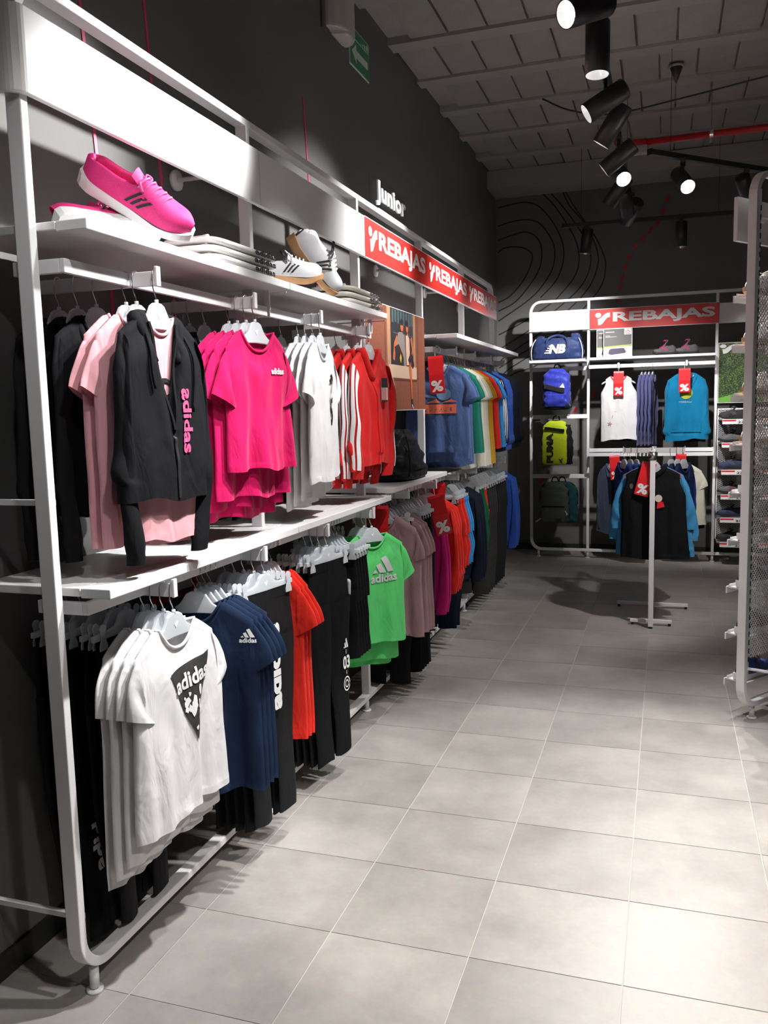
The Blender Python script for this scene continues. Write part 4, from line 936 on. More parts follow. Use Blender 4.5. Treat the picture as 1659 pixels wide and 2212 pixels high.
# --- lower arm 4: green tees, black leggings behind
hung(3, 'leggings', 'black leggings clipped behind the bright green tees', 'leggings', leg1, C(main=BLKS), [(-1.56, A4), (-1.52, A4), (-1.48, A4)], 80, 'black leggings behind the green tees', 'black leggings behind the green tees', 'clip', 1.05)
gn = [shirt_kit('greenT%d' % i, W=0.185, L=0.62 - 0.03 * i, seed=180, T=0.010, A=0.007) for i in range(2)]
hung(2, 't_shirt', 'bright green tee behind the green tee with silver logo', 't-shirt', gn, C(main=GRN), [(-1.336, A4), (-1.299, A4)], 56, 'a plain bright green tee', 'green tees on the fourth lower arm', z=1.05)
gnf = shirt_kit('greenTf', W=0.185, L=0.50, seed=180, T=0.022, sth=0.9, A=0.007, prints=[('print', trefoil(0.045, -0.275, 0.15), 'print')])
wear('t_shirt', 'bright green tee with a large silver chest logo', 't-shirt', gnf, C(main=GRN, print=GPRINT), -1.262, A4, 1.05, math.radians(55)); hanger('shirt', -1.262, A4, 1.05, math.radians(55), 'the silver logo green tee')

# --- lower side-hung run: under the poster and beyond
ZL = 1.08
mv = [shirt_kit('mauveT%d' % i, W=0.20, L=0.60, seed=190, T=0.012, A=0.010, q=0.85) for i in range(3)]
side([3.975, 4.07, 4.125, 4.18], mv, C(main=MAUV), 't_shirt', 'mauve pink tee between the green tees and dark pants', 't-shirt', 'a mauve tee', ZL)
pn = [pants_kit('pn%d' % i, L=0.84, leg=0.078, taper=0.7, seed=200, q=0.8) for i in range(3)]
side([4.022], pn[0], C(main=BLK), 'track_pants', 'black joggers clipped between two mauve tees', 'pants', 'the black joggers among mauve tees', ZL, 'clip')
side([4.235, 4.28, 4.325, 4.37], pn, C(main=BLK), 'track_pants', 'black joggers between the mauve tees and fuchsia tops', 'pants', 'black joggers beside the mauve tees', ZL, 'clip')
side([4.415], pn[1], C(main=DGRY), 'track_pants', 'dark grey joggers next to the fuchsia tops', 'pants', 'the dark grey joggers', ZL, 'clip')
fu = [shirt_kit('fuchT%d' % i, sleeves=0.56, W=0.19, L=0.60, seed=210, T=0.014, A=0.012, q=0.8) for i in range(2)]
side([4.50, 4.56], fu, C(main=FUCH), 'sweatshirt', 'fuchsia long sleeve top beside the dark grey joggers', 'sweatshirt', 'a fuchsia top', ZL)
rh = [shirt_kit('redH%d' % i, sleeves=0.50, hood=True, W=0.20, L=0.52, seed=220, T=0.016, A=0.012, q=0.8, rib=0.045) for i in range(2)]
hung(3, 'hoodie', 'red hooded jacket under the sale tag beside the fuchsia tops', 'hoodie', rh, C(main=REDT), [(rX, 4.735), (rX, 4.795), (rX, 4.855)], 16, 'a red hooded jacket', 'red hooded jackets', z=ZL, detail=False)
shs = [pants_kit('sh%d' % i, L=0.42, leg=0.095, taper=0.98, hip=0.185, waist=0.15, crotch=0.22, T=0.013, seed=230, q=0.8, prints=[('print', merge(*[squig(0.055 + 0.02 * k, -0.515 + 0.012 * (k % 2), 0.016, k) for k in range(5)], *[squig(0.08 + 0.02 * k, -0.46 + 0.01 * (k % 2), 0.012, k + 5) for k in range(3)]), 'print', -0.0205)]) for i in range(2)]
side([5.055, 5.135], shs, C(main=REDT, print=WPRINT), 'shorts', 'red sweat shorts with white leg print on clip hangers', 'shorts', 'red sweat shorts', ZL, 'clip', rz=6)
side([5.20, 5.26], shs, C(main=SKY, print=WPRINT), 'shorts', 'bright blue sweat shorts beside the red sweat shorts', 'shorts', 'bright blue shorts', ZL, 'clip')
pl = [pants_kit('pl%d' % i, L=0.80, leg=0.08, taper=0.75, seed=240, q=0.6) for i in range(2)]
side([5.015, 5.095], pl, C(main=NAVD), 'track_pants', 'long navy joggers hanging behind the red sweat shorts', 'pants', 'navy joggers behind the red shorts', ZL, 'clip')
side([5.42, 5.50, 5.58], fu, C(main=NAVD), 'sweatshirt', 'dark navy sweatshirt beside the bright blue shorts', 'sweatshirt', 'a dark navy sweatshirt', ZL)
side([5.68, 5.75], shs, C(main=GRND, print=GRND), 'shorts', 'forest green shorts between navy sweatshirts and red pants', 'shorts', 'forest green shorts', ZL, 'clip')
side([5.84, 5.91], pants_kit('plshort', L=0.52, leg=0.08, taper=0.8, seed=247, q=0.6), C(main=REDT), 'track_pants', 'red joggers next to the forest green shorts', 'pants', 'red joggers', ZL, 'clip')
side([6.02, 6.10, 6.18, 6.26], pl, C(main=CAMO), 'track_pants', 'black camouflage joggers next to the red joggers', 'pants', 'camouflage joggers', ZL, 'clip')
side([6.36, 6.44, 6.52, 6.60, 6.68], pl, C(main=DGRY), 'track_pants', 'dark grey joggers between camouflage joggers and blue tops', 'pants', 'dark grey joggers near the corner', ZL, 'clip')
side([6.80, 6.86, 6.95], fu, C(main=RYL), 'sweatshirt', 'royal blue long sleeve top last on the lower rail', 'sweatshirt', 'a royal blue top', ZL)

# --- back rack garments (facing the aisle)
BY = 8.285
for x, z, y0 in ((-0.427, 1.868, -0.20), (0.17, 1.868, -0.20), (0.14, 1.045, -0.27)):
    put('face_out_arm', MB().box(x - 0.006, x + 0.006, y0, -0.015, z - 0.037, z).box(x - 0.009, x + 0.009, y0 - 0.006, y0, z - 0.038, z + 0.012), WHITE, BR, bev=0.0015)
blk_long = shirt_kit('blkLong', sleeves=0.50, W=0.195, L=0.60, seed=250, T=0.011, A=0.009, q=0.6)
hung(2, 'sweatshirt', 'black long sleeve top behind the white sleeveless top', 'sweatshirt', shirt_kit('blkSlim', sleeves=0.50, out=0.012, W=0.165, sh=0.14, L=0.60, seed=250, T=0.011, A=0.006, q=0.6), C(main=BLK), [(-0.427, BY + 0.075), (-0.427, BY + 0.04)], 0, 'a black top behind the sleeveless one', 'black tops on the back rack', z=1.868, detail=False, hs=0.85)
flower = merge(*[poly2d([(-0.075 + 0.028 * math.cos(a), -0.555 + 0.028 * math.sin(a)), (-0.075 + 0.012 * math.cos(a + 0.7), -0.555 + 0.012 * math.sin(a + 0.7)), (-0.075, -0.555)]) for a in np.arange(5) * 2 * PI / 5], poly2d([(-0.055, -0.50), (-0.05, -0.47), (-0.047, -0.47), (-0.051, -0.50)]), poly2d([(-0.03, -0.445), (-0.01, -0.435), (-0.03, -0.440)]))
wear('vest_top', 'white sleeveless top with small red flower print and sale tag', 'vest', shirt_kit('whVest', sleeves=None, W=0.165, L=0.59, sh=0.125, nw=0.07, fd=0.06, drop=0.03, seed=251, sleeveless=True, T=0.03, A=0.006, collar_r=0.006, flare=0.01, prints=[('print', flower, 'print')]), C(main=WHT, print=mat('faded_red_print', (0.45, 0.12, 0.14), 0.6), collar=mat('red_binding', (0.5, 0.05, 0.06), 0.6)), -0.427, BY, 1.868, 0); hanger('shirt', -0.427, BY, 1.868, 0, 'the white sleeveless top')
lj = [shirt_kit('lilJ%d' % i, sleeves=0.50, W=0.19, L=0.64, seed=255, q=0.7, collar_r=0.008, T=0.009, Tb=0.009, A=0.005, out=0.02) for i in range(2)]
lj_y = 8.30
hung(4, 'jacket', 'violet blue fleece jacket between the white and teal tops', 'jacket', lj, C(main=LILC), [(-0.218, lj_y), (-0.186, lj_y), (-0.154, lj_y), (-0.122, lj_y)], 80, 'a violet blue fleece', 'violet blue fleeces on the back rack', z=1.868, detail=False)
th_ = shirt_kit('tealH', sleeves=0.54, out=0.02, sth=0.8, hk=1.2, hood=True, W=0.19, sh=0.16, L=0.60, seed=260, rib=0.05, T=0.035, A=0.008, prints=[('print', poly2d([(0.055 * math.cos(a), -0.285 + 0.055 * math.sin(a)) for a in np.linspace(0, 2 * PI, 18, endpoint=False)]), 'print'), ('print', merge(*[squig(-0.055 + 0.0125 * k, -0.365, 0.0055, k) for k in range(9)]), 'ink')], extra=lambda s: [('pouch_pocket', mesh('pouch_pocket', s.decal(poly2d([(-0.13, -0.64), (0.13, -0.64), (0.13, -0.57), (0.075, -0.485), (-0.075, -0.485), (-0.13, -0.57)]), off=0.008), None, True), 'main')])
wear('hoodie', 'teal blue hoodie with round yellow green print and sale tag', 'hoodie', th_, C(main=TEAL, print=mat('lime_print', (0.38, 0.45, 0.03), 0.6), ink=mat('pale_print', (0.4, 0.55, 0.6), 0.6)), 0.17, BY, 1.868, 0); hanger('shirt', 0.17, BY, 1.868, 0, 'the teal blue hoodie')
hung(1, 'hoodie', 'black hoodie hidden behind the teal blue hoodie', 'hoodie', shirt_kit('tealB', sleeves=0.54, out=0.02, T=0.012, A=0.009, hood=True, W=0.185, sh=0.155, L=0.615, seed=261, q=0.6, rib=0.05), C(main=BLK2), [(0.17, BY + 0.065)], 0, 'the black hoodie behind the teal hoodie', 'black hoodie behind teal', z=1.868, detail=False)
gj = [shirt_kit('greyJ%d' % i, sleeves=0.56, hood=(i == 0), W=0.22, L=0.66, seed=265, T=0.011, A=0.004, q=0.8, collar_r=0.009, zipline=Z0 - 0.09) for i in range(2)]
hung(3, 'rain_jacket', 'grey blue shell jacket low on the back rack', 'jacket', gj, C(main=GRYB, zip=BPRINT), [(-0.47, 8.25), (-0.41, 8.25), (-0.35, 8.25)], -45, 'a grey blue shell jacket', 'grey blue shell jackets', z=1.045, detail=False)
hung(2, 't_shirt', 'cream tee under a sale tag on the lower back rail', 't-shirt', gt, C(main=CRM), [(0.14, 8.195), (0.14, 8.228)], 4, 'a cream tee on the back rack', 'cream tees on the back rack', z=1.045, detail=False)
hung(2, 'jacket', 'black jacket hanging behind the cream tees on the back rack', 'jacket', blk_long, C(main=BLK), [(0.14, 8.285), (0.14, 8.322)], 4, 'a jacket on the lower back rail', 'black jackets on the lower back rail', z=1.045, detail=False)

# --- free standing two-way stand
ST = thing('garment_stand', 'white two way garment stand with low base bars on the tiles', 'stand', (-0.079, 5.82, 0))
put('pole', MB().box(-0.0165, 0.0165, -0.013, 0.013, 0.012, 1.19), WHITE, ST, bev=0.002)
put('foot', MB().cyl((0, 0, 0), (0, 0, 0.014), 0.014, 14), BLACKM, ST)
put('top_rail', MB().box(-0.008, 0.008, 0.013, 0.60, 1.155, 1.188), WHITE, ST, bev=0.002)
put('pole', MB().box(-0.0165, 0.0165, 0.60, 0.626, 0.012, 1.19), WHITE, ST, bev=0.002)
put('base_bar', MB().box(-0.012, 0.012, 0.0, 0.62, 0.016, 0.034), WHITE, ST, bev=0.002)
put('base_bar', MB().box(-0.135, 0.135, 0.075, 0.10, 0.018, 0.040), WHITE, ST, bev=0.002)
put('base_bar', MB().box(-0.25, 0.25, 0.60, 0.626, 0.018, 0.040), WHITE, ST, bev=0.002)
for x, y in ((-0.12, 0.087), (0.12, 0.087), (-0.235, 0.613), (0.235, 0.613)):
    put('foot', MB().cyl((x, y, 0.0), (x, y, 0.019), 0.010, 12), BLACKM, ST)
put('cross_arm', MB().box(-0.205, 0.205, 0.43, 0.445, 1.152, 1.188).box(-0.209, -0.205, 0.427, 0.448, 1.148, 1.2).box(0.205, 0.209, 0.427, 0.448, 1.148, 1.2), WHITE, ST, bev=0.002)
put('clamp', MB().cyl((-0.03, 0.0, 1.165), (0.03, 0.0, 1.165), 0.016, 12).box(-0.022, 0.022, -0.016, 0.016, 1.13, 1.185), CHROME, ST, True)
put('fork_finial', MB().cyl((0, 0, 1.188), (0, 0, 1.215), 0.006, 8).box(-0.018, -0.012, -0.004, 0.004, 1.188, 1.212).box(0.012, 0.018, -0.004, 0.004, 1.188, 1.212), WHITE, ST)
SX = -0.079
vs_ = shirt_kit('blkVest', sleeves=None, W=0.205, L=0.61, sh=0.18, nw=0.075, fd=0.05, drop=0.05, seed=270, sleeveless=True, T=0.022, A=0.008, collar_r=0.016, flare=0.015, zipline=Z0 - 0.06, prints=[('badge', poly2d([(-0.135 + 0.012 * math.cos(a), -0.235 + 0.018 * math.sin(a)) for a in np.linspace(0, 2 * PI, 12, endpoint=False)]), 'print')])
wear('gilet', 'black sleeveless fleece gilet at the front of the stand', 'gilet', vs_, C(main=BLK2, print=mat('dim_badge', (0.08, 0.08, 0.10), 0.5), zip=BPRINT), SX, 5.884, 1.188, 0); hanger('shirt', SX, 5.884, 1.188, 0, 'the black fleece gilet')
lbt = [shirt_kit('lbT%d' % i, sleeves=0.36 + 0.08 * i, out=0.10 + 0.02 * i, W=0.225 + 0.01 * i, sh=0.19, L=0.56 + 0.05 * i, seed=270, T=0.011, A=0.008, flare=0.02, collar_r=0.01, extra=lambda s: [('shoulder_stripe', mesh('shoulder_stripe', MB().grid(np.stack([s.S(np.linspace(a, a + 0.35 * (1 if a > 0 else 1), 6), v, -1.0) + np.array([0, -0.003, 0.002]) for v in (0.0, 0.03, 0.06)])), None), 'stripe') for a in (-0.92, 0.57)]) for i in range(2)]
for i, (y, lb) in enumerate(((5.924, 'light blue sports top with coral shoulder stripes just behind the black gilet'), (5.963, 'longer light blue sports top deeper on the stand'))):
    wear('sports_top', lb, 'sports top', lbt[i], C(main=LBLU, stripe=CORAL), SX, y, 1.188, 0); hanger('shirt', SX, y, 1.188, 0, ['the front light blue top', 'the longer light blue top'][i], False)
hung(2, 'jacket', 'black jacket deep on the stand behind the light blue tops', 'jacket', blk_long, C(main=BLK), [(SX, 6.002), (SX, 6.040)], 0, 'a black jacket on the stand', 'black jackets on the stand', z=1.188, detail=False)
pf = [shirt_kit('puff%d' % i, sleeves=0.46, hood=True, W=0.165, sh=0.145, L=0.54, seed=280, T=0.011, A=0.004, out=0.015, hk=0.8, q=0.8, collar_r=0.009, zipline=Z0 - 0.07) for i in range(2)]
hung(3, 'padded_jacket', 'blue padded jacket with black sleeves on the stand', 'jacket', pf, C(main=PUFB, sleeve=BLK, hood=PUFN, zip=BPRINT), [(-0.279, 6.257), (-0.237, 6.257), (-0.195, 6.257)], -62, 'a blue padded jacket towards the bags', 'padded jackets towards the bags', z=1.188, detail=False)
hung(3, 'padded_jacket', 'navy padded jacket with blue sleeves on the stand', 'jacket', pf, C(main=PUFN, sleeve=PUFB, hood=PUFN, zip=BPRINT), [(0.037, 6.257), (0.079, 6.257), (0.121, 6.257)], 62, 'a navy padded jacket towards the shoes', 'padded jackets towards the shoes', z=1.188, detail=False)
# ------------------------------------------------------------------ sale tags and price cards
PCT = text2d('%', 0.04)
def sale_tag(x, y, z, rz, label, tilt=0.0, w=0.09, h=0.225, short=False):
    """z = top of the card"""
    t = thing('sale_tag', label, 'tag', (x, y, z), 0, None, (0, math.radians(tilt), math.radians(rz)))
    b = 0.006
    P = np.array([[(sx * w / 2, yy, zz) for sx in (-1, 1)] for yy, zz in ((0.010, -h * 0.28), (0.012, -0.012), (0.004, 0.0), (-0.004, -0.001), (-0.009, -0.015), (-0.010 - b, -h * 0.5), (-0.010 - b * 0.5, -h))])
    c = put('card', MB().grid(P), RED, t); s = c.modifiers.new('solid', 'SOLIDIFY'); s.thickness = 0.0012
    ps = flat2d([(PCT, (-w * 0.40, -h * 0.95, w * 0.80, h * 0.30))])
    V, Fc = ps; yv = -0.010 - b * np.interp(-V[:, 1] / h, [0.5, 1.0], [1.0, 0.5]) - 0.0022
    put('percent_sign', MB().add(np.stack([V[:, 0], yv, V[:, 1]], 1), Fc), WPRINT, t)
    put('string', MB().tube([(0, 0.0, -0.02), (0, 0.0, 0.012), (0.003, 0.004, 0.035)], 0.0014, 6), WPRINT, t)
    return t
sale_tag(-1.318, 4.985, 1.812, 4, 'red sale tag with percent sign hanging over the printed slate blue tee', -4)
sale_tag(-1.335, 3.93, 1.03, 6, 'red sale tag hanging between the green tees and mauve tees')
sale_tag(-1.205, 4.50, 1.025, 12, 'red sale tag with percent sign tilted across the red hooded jacket', -14)
sale_tag(-1.31, 4.97, 1.05, 4, 'red sale tag hanging before the red sweat shorts')
sale_tag(-0.423, 8.232, 1.800, 0, 'red sale tag with percent sign on the white sleeveless top')
sale_tag(0.152, 8.222, 1.805, 3, 'red sale tag with percent sign on the teal blue hoodie', 0, 0.1, 0.215)
sale_tag(-0.45, 8.105, 1.028, 4, 'red sale tag hanging over the grey blue shell jackets', -4)
sale_tag(0.135, 8.150, 1.038, 4, 'red sale tag hanging over the cream tee on the back rack', 4)
sale_tag(-0.098, 5.850, 1.112, 0, 'red sale tag with percent sign tilted on the black gilet', 14)
t = thing('price_card', 'black and white price card hanging on the front red track jacket', 'tag', (-1.200, 3.64, 1.640), math.radians(66))
put('card', MB().box(-0.02, 0.02, -0.0012, 0.0012, -0.105, 0.0), mat('card_white', (0.6, 0.6, 0.58), 0.5), t)
put('printed_band', MB().box(-0.0202, 0.0202, -0.0024, -0.0012, -0.042, -0.0).box(-0.0202, 0.0202, -0.0024, -0.0012, -0.105, -0.098), BPRINT, t)
put('printed_panel', MB().box(-0.0202, 0.012, -0.0022, -0.0012, -0.097, -0.044), mat('dull_pink_card', (0.45, 0.20, 0.20), 0.5), t)
t = thing('price_card', 'round white swing ticket with red card on the black gilet', 'tag', (-0.045, 5.842, 0.905))
put('round_ticket', MB().cyl((0.005, 0, -0.03), (0.005, -0.002, -0.03), 0.024, 20), mat('cream_card', (0.62, 0.58, 0.48), 0.5), t)
put('red_ticket', MB().prism([(0.0, -0.045), (0.035, -0.055), (0.045, -0.085), (-0.005, -0.10)], 0.002, 0.004), RED, t)
t = thing('price_card', 'small orange price card on the black joggers beside the mauve tees', 'tag', (-1.20, 4.22, 0.72), math.radians(10))
put('card', MB().box(-0.022, 0.022, -0.001, 0.001, -0.075, 0.0), mat('orange_card', (0.40, 0.10, 0.05), 0.5), t)
put('printed_panel', MB().box(-0.005, 0.022, -0.0022, -0.001, -0.05, -0.004), mat('pale_blue_card', (0.4, 0.5, 0.6), 0.5), t)
def security_tag(x, y, z, rz, label):
    t = thing('security_tag', label, 'tag', (x, y, z), math.radians(rz))
    pill = arc(0, 0, 0.011, 0, 180, 8) + [(-0.009, -0.05)] + arc(0, -0.05, 0.009, 180, 360, 8)[1:]
    put('shell', MB().prism(pill, -0.010, 0.004), mat('pale_grey_plastic', (0.62, 0.62, 0.63), 0.4), t, bev=0.003)
    put('pin_cap', MB().cyl((0, -0.010, 0), (0, -0.014, 0), 0.007, 12), MATS['pale_grey_plastic'], t)
security_tag(-1.235, 3.209, 0.80, 8, 'pale security tag pinned on the black shorts')

# ------------------------------------------------------------------ shoes (local: toe +x, up +z)
def shoe_parts(L=0.28, high=0.0, q=1.0):
    key = ('shoe', L, high, q)
    if key in KIT: return KIT[key]
    nt = int(30 * q); na = int(25 * q)
    t = np.linspace(0, 1, nt)[:, None]; a = np.linspace(0, PI, na)[None, :]
    kt = [0, 0.04, 0.12, 0.3, 0.5, 0.7, 0.85, 0.95, 1.0]
    w = np.interp(t, kt, [0.010, 0.024, 0.031, 0.033, 0.036, 0.043, 0.041, 0.028, 0.008]) * L / 0.28
    h = np.interp(t, kt, [0.052, 0.066, 0.070 + high, 0.062 + high * 0.7, 0.072 + high * 0.5, 0.055, 0.044, 0.036, 0.020]) * L / 0.28
    kern = np.array([0.25, 0.5, 0.25])
    for arr in (w, h):
        for _ in range(2): arr[1:-1, 0] = np.convolve(arr[:, 0], kern, 'valid')
    zb = (0.028 + 0.010 * smooth01(0.75, 1.0, t)) * L / 0.28
    ca, sa = np.cos(a), np.sin(a)
    y = w * np.sign(ca) * np.abs(ca) ** 0.75 * (1 - 0.35 * sa ** 2 * (t < 0.55))
    z = zb + h * np.abs(sa) ** 0.8
    op = smooth01(0.05, 0.10, t) * (1 - smooth01(0.40, 0.47, t))
    dip = smooth01(0.58, 0.44, np.abs(ca)) * op
    z = z - dip * h * 0.72
    x = -L / 2 + L * t + 0 * a
    upper = MB().grid(np.stack([x, y + 0 * t, z], -1))
    # lining: dark skin in the mouth
    m_ = (np.abs(ca) < 0.50)
    Q = np.stack([x, y, z + 0.0022], -1)
    i0, i1 = int(nt * 0.09), int(nt * 0.45); js = np.where(np.abs(ca[0]) < 0.50)[0]
    lining = MB().grid(Q[i0:i1, js[0]:js[-1] + 1])
    # sole
    ws = np.interp(t, kt, [0.016, 0.028, 0.034, 0.035, 0.036, 0.044, 0.043, 0.031, 0.012])[:, 0] * L / 0.28
    xs = np.linspace(-L / 2 - 0.006, L / 2 + 0.006, nt); spr = 0.016 * smooth01(0.7, 1.0, t[:, 0]) + 0.006 * smooth01(0.12, 0.0, t[:, 0])
    th = np.interp(t[:, 0], [0, 0.3, 0.7, 1.0], [0.036, 0.030, 0.024, 0.022]) * L / 0.28
    rings = []
    for i in range(nt):
        zb_, zt_ = spr[i], spr[i] + th[i]; W = ws[i]
        rings.append([(xs[i], -W * 0.92, zb_), (xs[i], -W, zb_ + 0.006), (xs[i], -W, zt_), (xs[i], W, zt_), (xs[i], W, zb_ + 0.006), (xs[i], W * 0.92, zb_)])
    sole = MB().grid(np.array(rings), True); n6 = nt * 6
    sole.f.append(tuple(range(6))[::-1]); sole.f.append(tuple(range(n6 - 6, n6)))
    laces = MB()
    for k in range(5):
        tt = 0.49 + 0.055 * k; hh = float(np.interp(tt, t[:, 0], (zb + h)[:, 0])); ww = 0.024 * L / 0.28
        xx = -L / 2 + L * tt
        laces.tube([(xx - 0.004, -ww, hh - 0.014), (xx, -ww * 0.5, hh + 0.001), (xx + 0.004, 0, hh + 0.004), (xx + 0.008, ww * 0.5, hh + 0.001), (xx + 0.010, ww, hh - 0.014)], 0.0032, 6)
    laces.tube(catmull([(-L / 2 + L * 0.5, 0, 0.1 + high * .5), (-L / 2 + L * 0.48, 0.022, 0.108 + high * .5), (-L / 2 + L * 0.53, 0.03, 0.098 + high * .5), (-L / 2 + L * 0.50, 0, 0.1 + high * .5), (-L / 2 + L * 0.48, -0.022, 0.108 + high * .5), (-L / 2 + L * 0.53, -0.032, 0.095 + high * .5)], 4), 0.0028, 6)
    tongue = MB()
    T = np.linspace(0, 1, 7)[:, None]; U = np.linspace(-1, 1, 7)[None, :]
    tongue.grid(np.stack(np.broadcast_arrays(-L / 2 + L * (0.56 - 0.16 * T) + 0 * U, 0.021 * U * (1 + 0.15 * T), (zb + h).max() * 0.80 + (0.036 + high * 0.3) * T - 0.008 * U ** 2), -1))
    stripes = []
    for k in range(3):
        P = []
        for f in np.linspace(0, 1, 6):
            tt = 0.50 + 0.055 * k - 0.10 * (1 - f) + 0.02; zz = 0.15 + 0.52 * f
            ii = min(nt - 1, int(tt * (nt - 1))); al = math.asin(min(1, zz)) if zz < 1 else PI / 2
            row = []
            for dt in (-0.014, 0.014):
                tk = tt + dt; wk = float(np.interp(tk, t[:, 0], w[:, 0])); hk_ = float(np.interp(tk, t[:, 0], h[:, 0])); zk = float(np.interp(tk, t[:, 0], zb[:, 0]))
                row.append((-L / 2 + L * tk, wk * math.cos(al) ** 0.75 * (1 - 0.35 * math.sin(al) ** 2 * (tk < 0.55)) + 0.0018, zk + hk_ * math.sin(al) ** 0.8))
            P.append(row)
        P = np.array(P); Q = P * (1, -1, 1)
        stripes += [MB().grid(P), MB().grid(Q)]
    R = [('upper', mesh('upper', upper, None, True), 'upper'), ('lining', mesh('lining', lining, None, True), 'lining'), ('sole', mesh('sole', sole, None), 'sole'), ('laces', mesh('laces', laces, None, True), 'lace'), ('tongue', mesh('tongue', tongue, None, True), 'tongue')]
    R += [('side_stripe', mesh('side_stripe', s, None), 'stripe') for s in stripes]
    KIT[key] = R; return R
def shoe(loc, toe, up, roles, label, cat='shoe', name='running_shoe', group=None, L=0.28, high=0.0, q=1.0, skip=()):
    x = Vector(toe).normalized(); z = Vector(up); z = (z - x * z.dot(x)).normalized(); y = z.cross(x)
    t = thing(name, label, cat, (0, 0, 0), 0, group)
    t.matrix_world = Matrix.Translation(loc) @ Matrix((x, y, z)).transposed().to_4x4()
    for nm, me, role in shoe_parts(L, high, q):
        if nm in skip: continue
        ob(nm, me, roles.get(role) or roles['upper'], t)
    return t
PKS = mat('pink_knit', (0.78, 0.03, 0.22), 0.7, var=0.25, vscale=260); PKL = mat('pink_lace', (0.75, 0.14, 0.42), 0.7); WSOLE = mat('white_foam', (0.80, 0.80, 0.80), 0.5); GUM = mat('gum_rubber', (0.52, 0.29, 0.13), 0.5)
DKL = mat('dark_lining', (0.03, 0.02, 0.03), 0.8); WUP = mat('white_knit', (0.62, 0.63, 0.66), 0.75, var=0.08, vscale=200); BKS = mat('black_mesh_upper', (0.018, 0.019, 0.022), 0.7, var=0.3, vscale=120); NVS = mat('navy_mesh_upper', (0.015, 0.03, 0.08), 0.7, var=0.3, vscale=120)
BLS = mat('blue_mesh_upper', (0.04, 0.10, 0.32), 0.7, var=0.3, vscale=120); GYS = mat('grey_mesh_upper', (0.10, 0.10, 0.11), 0.7, var=0.3, vscale=120); BKSO = mat('black_rubber', (0.02, 0.02, 0.02), 0.6)
pk = dict(upper=PKS, lining=mat('pink_dark_lining', (0.30, 0.02, 0.09), 0.8), sole=WSOLE, lace=PKL, tongue=PKS, stripe=BPRINT)
shoe((-1.375, 2.05, 2.048), (0.66, 0.38, -0.44), (0.34, -0.50, 0.62), pk, 'pink running shoe leaning on the other pink shoe, opening showing', L=0.31)
shoe((-1.41, 2.00, 1.990), (0.42, 0.85, 0.0), (-0.62, 0.35, 0.60), pk, 'pink running shoe lying on its side with white sole showing', L=0.29)
wp = dict(upper=WUP, lining=DKL, sole=GUM, lace=WPRINT, tongue=DKL, stripe=BPRINT)
shoe((-1.330, 3.13, 2.048), (0.30, 0.72, -0.62), (0.80, -0.05, 0.60), wp, 'white high trainer with gum sole leaning on its pair', name='trainer', L=0.29, high=0.03)
shoe((-1.36, 2.98, 1.985), (0.75, 0.66, 0.0), (-0.15, -0.55, 0.80), wp, 'white trainer with black stripes and gum sole lying on its side', name='trainer', L=0.27, high=0.0)

# folded tees on the top shelf
def slab(w, d, h, seed):
    r = np.random.RandomState(seed); p = r.uniform(0, 6, 4)
    a = (np.arange(28) * 2 * PI / 28)[None, :]; v = np.linspace(-PI / 2, PI / 2, 9)[:, None]
    sx = lambda c, e: np.sign(c) * np.abs(c) ** e
    x = w / 2 * sx(np.cos(a), 0.28) * sx(np.cos(v), 0.35); y = d / 2 * sx(np.sin(a), 0.28) * sx(np.cos(v), 0.35)
    z = h / 2 * sx(np.sin(v), 0.6) * (1 + 0.05 * np.sin(5 * x / w + p[0]) + 0.04 * np.sin(6 * y / d + p[1]) + 0.06 * (y > 0) * np.sin(9 * x / w))
    return MB().grid(np.stack(np.broadcast_arrays(x, y, z), -1), True)
def folded(x, y, z, n, m, ink, label, group, d=0.44):
    for i in range(n):
        t = thing('folded_t_shirt', label + ', %s of the pile' % ['bottom', 'middle', 'top'][i], 't-shirt', (x + random.uniform(-.004, .004), y + random.uniform(-.008, .008), z + 0.0135 + 0.0255 * i), math.radians(random.uniform(-2, 2)), group)
        put('folded_body', slab(0.20, d, 0.025, i), m, t, True)
        lt = flat2d([(text2d('adidas', 0.04), (0, 0, 0.15, 0.020))])
        V, Fc = lt; put('print', MB().add([(0.1022, d / 2 - 0.19 + p[0], -0.010 + p[1]) for p in V], Fc), ink, t)
        put('neck_fold', MB().tube(catmull([(-0.07, -d * 0.42, 0.012), (0.0, -d * 0.36, 0.016), (0.06, -d * 0.43, 0.012)], 5), 0.006, 8), m, t, True)
WFT = F_('white_folded_cotton', (0.78, 0.77, 0.75)); CFT = F_('cream_folded_cotton', (0.72, 0.70, 0.64))
folded(-1.36, 2.50, 1.950, 3, WFT, BPRINT, 'folded white tee in the pile beside the pink shoes', 'folded tees beside the pink shoes')
folded(-1.36, 3.62, 1.950, 3, CFT, BPRINT, 'folded cream tee in the pile beside the white trainers', 'folded tees beside the white trainers')

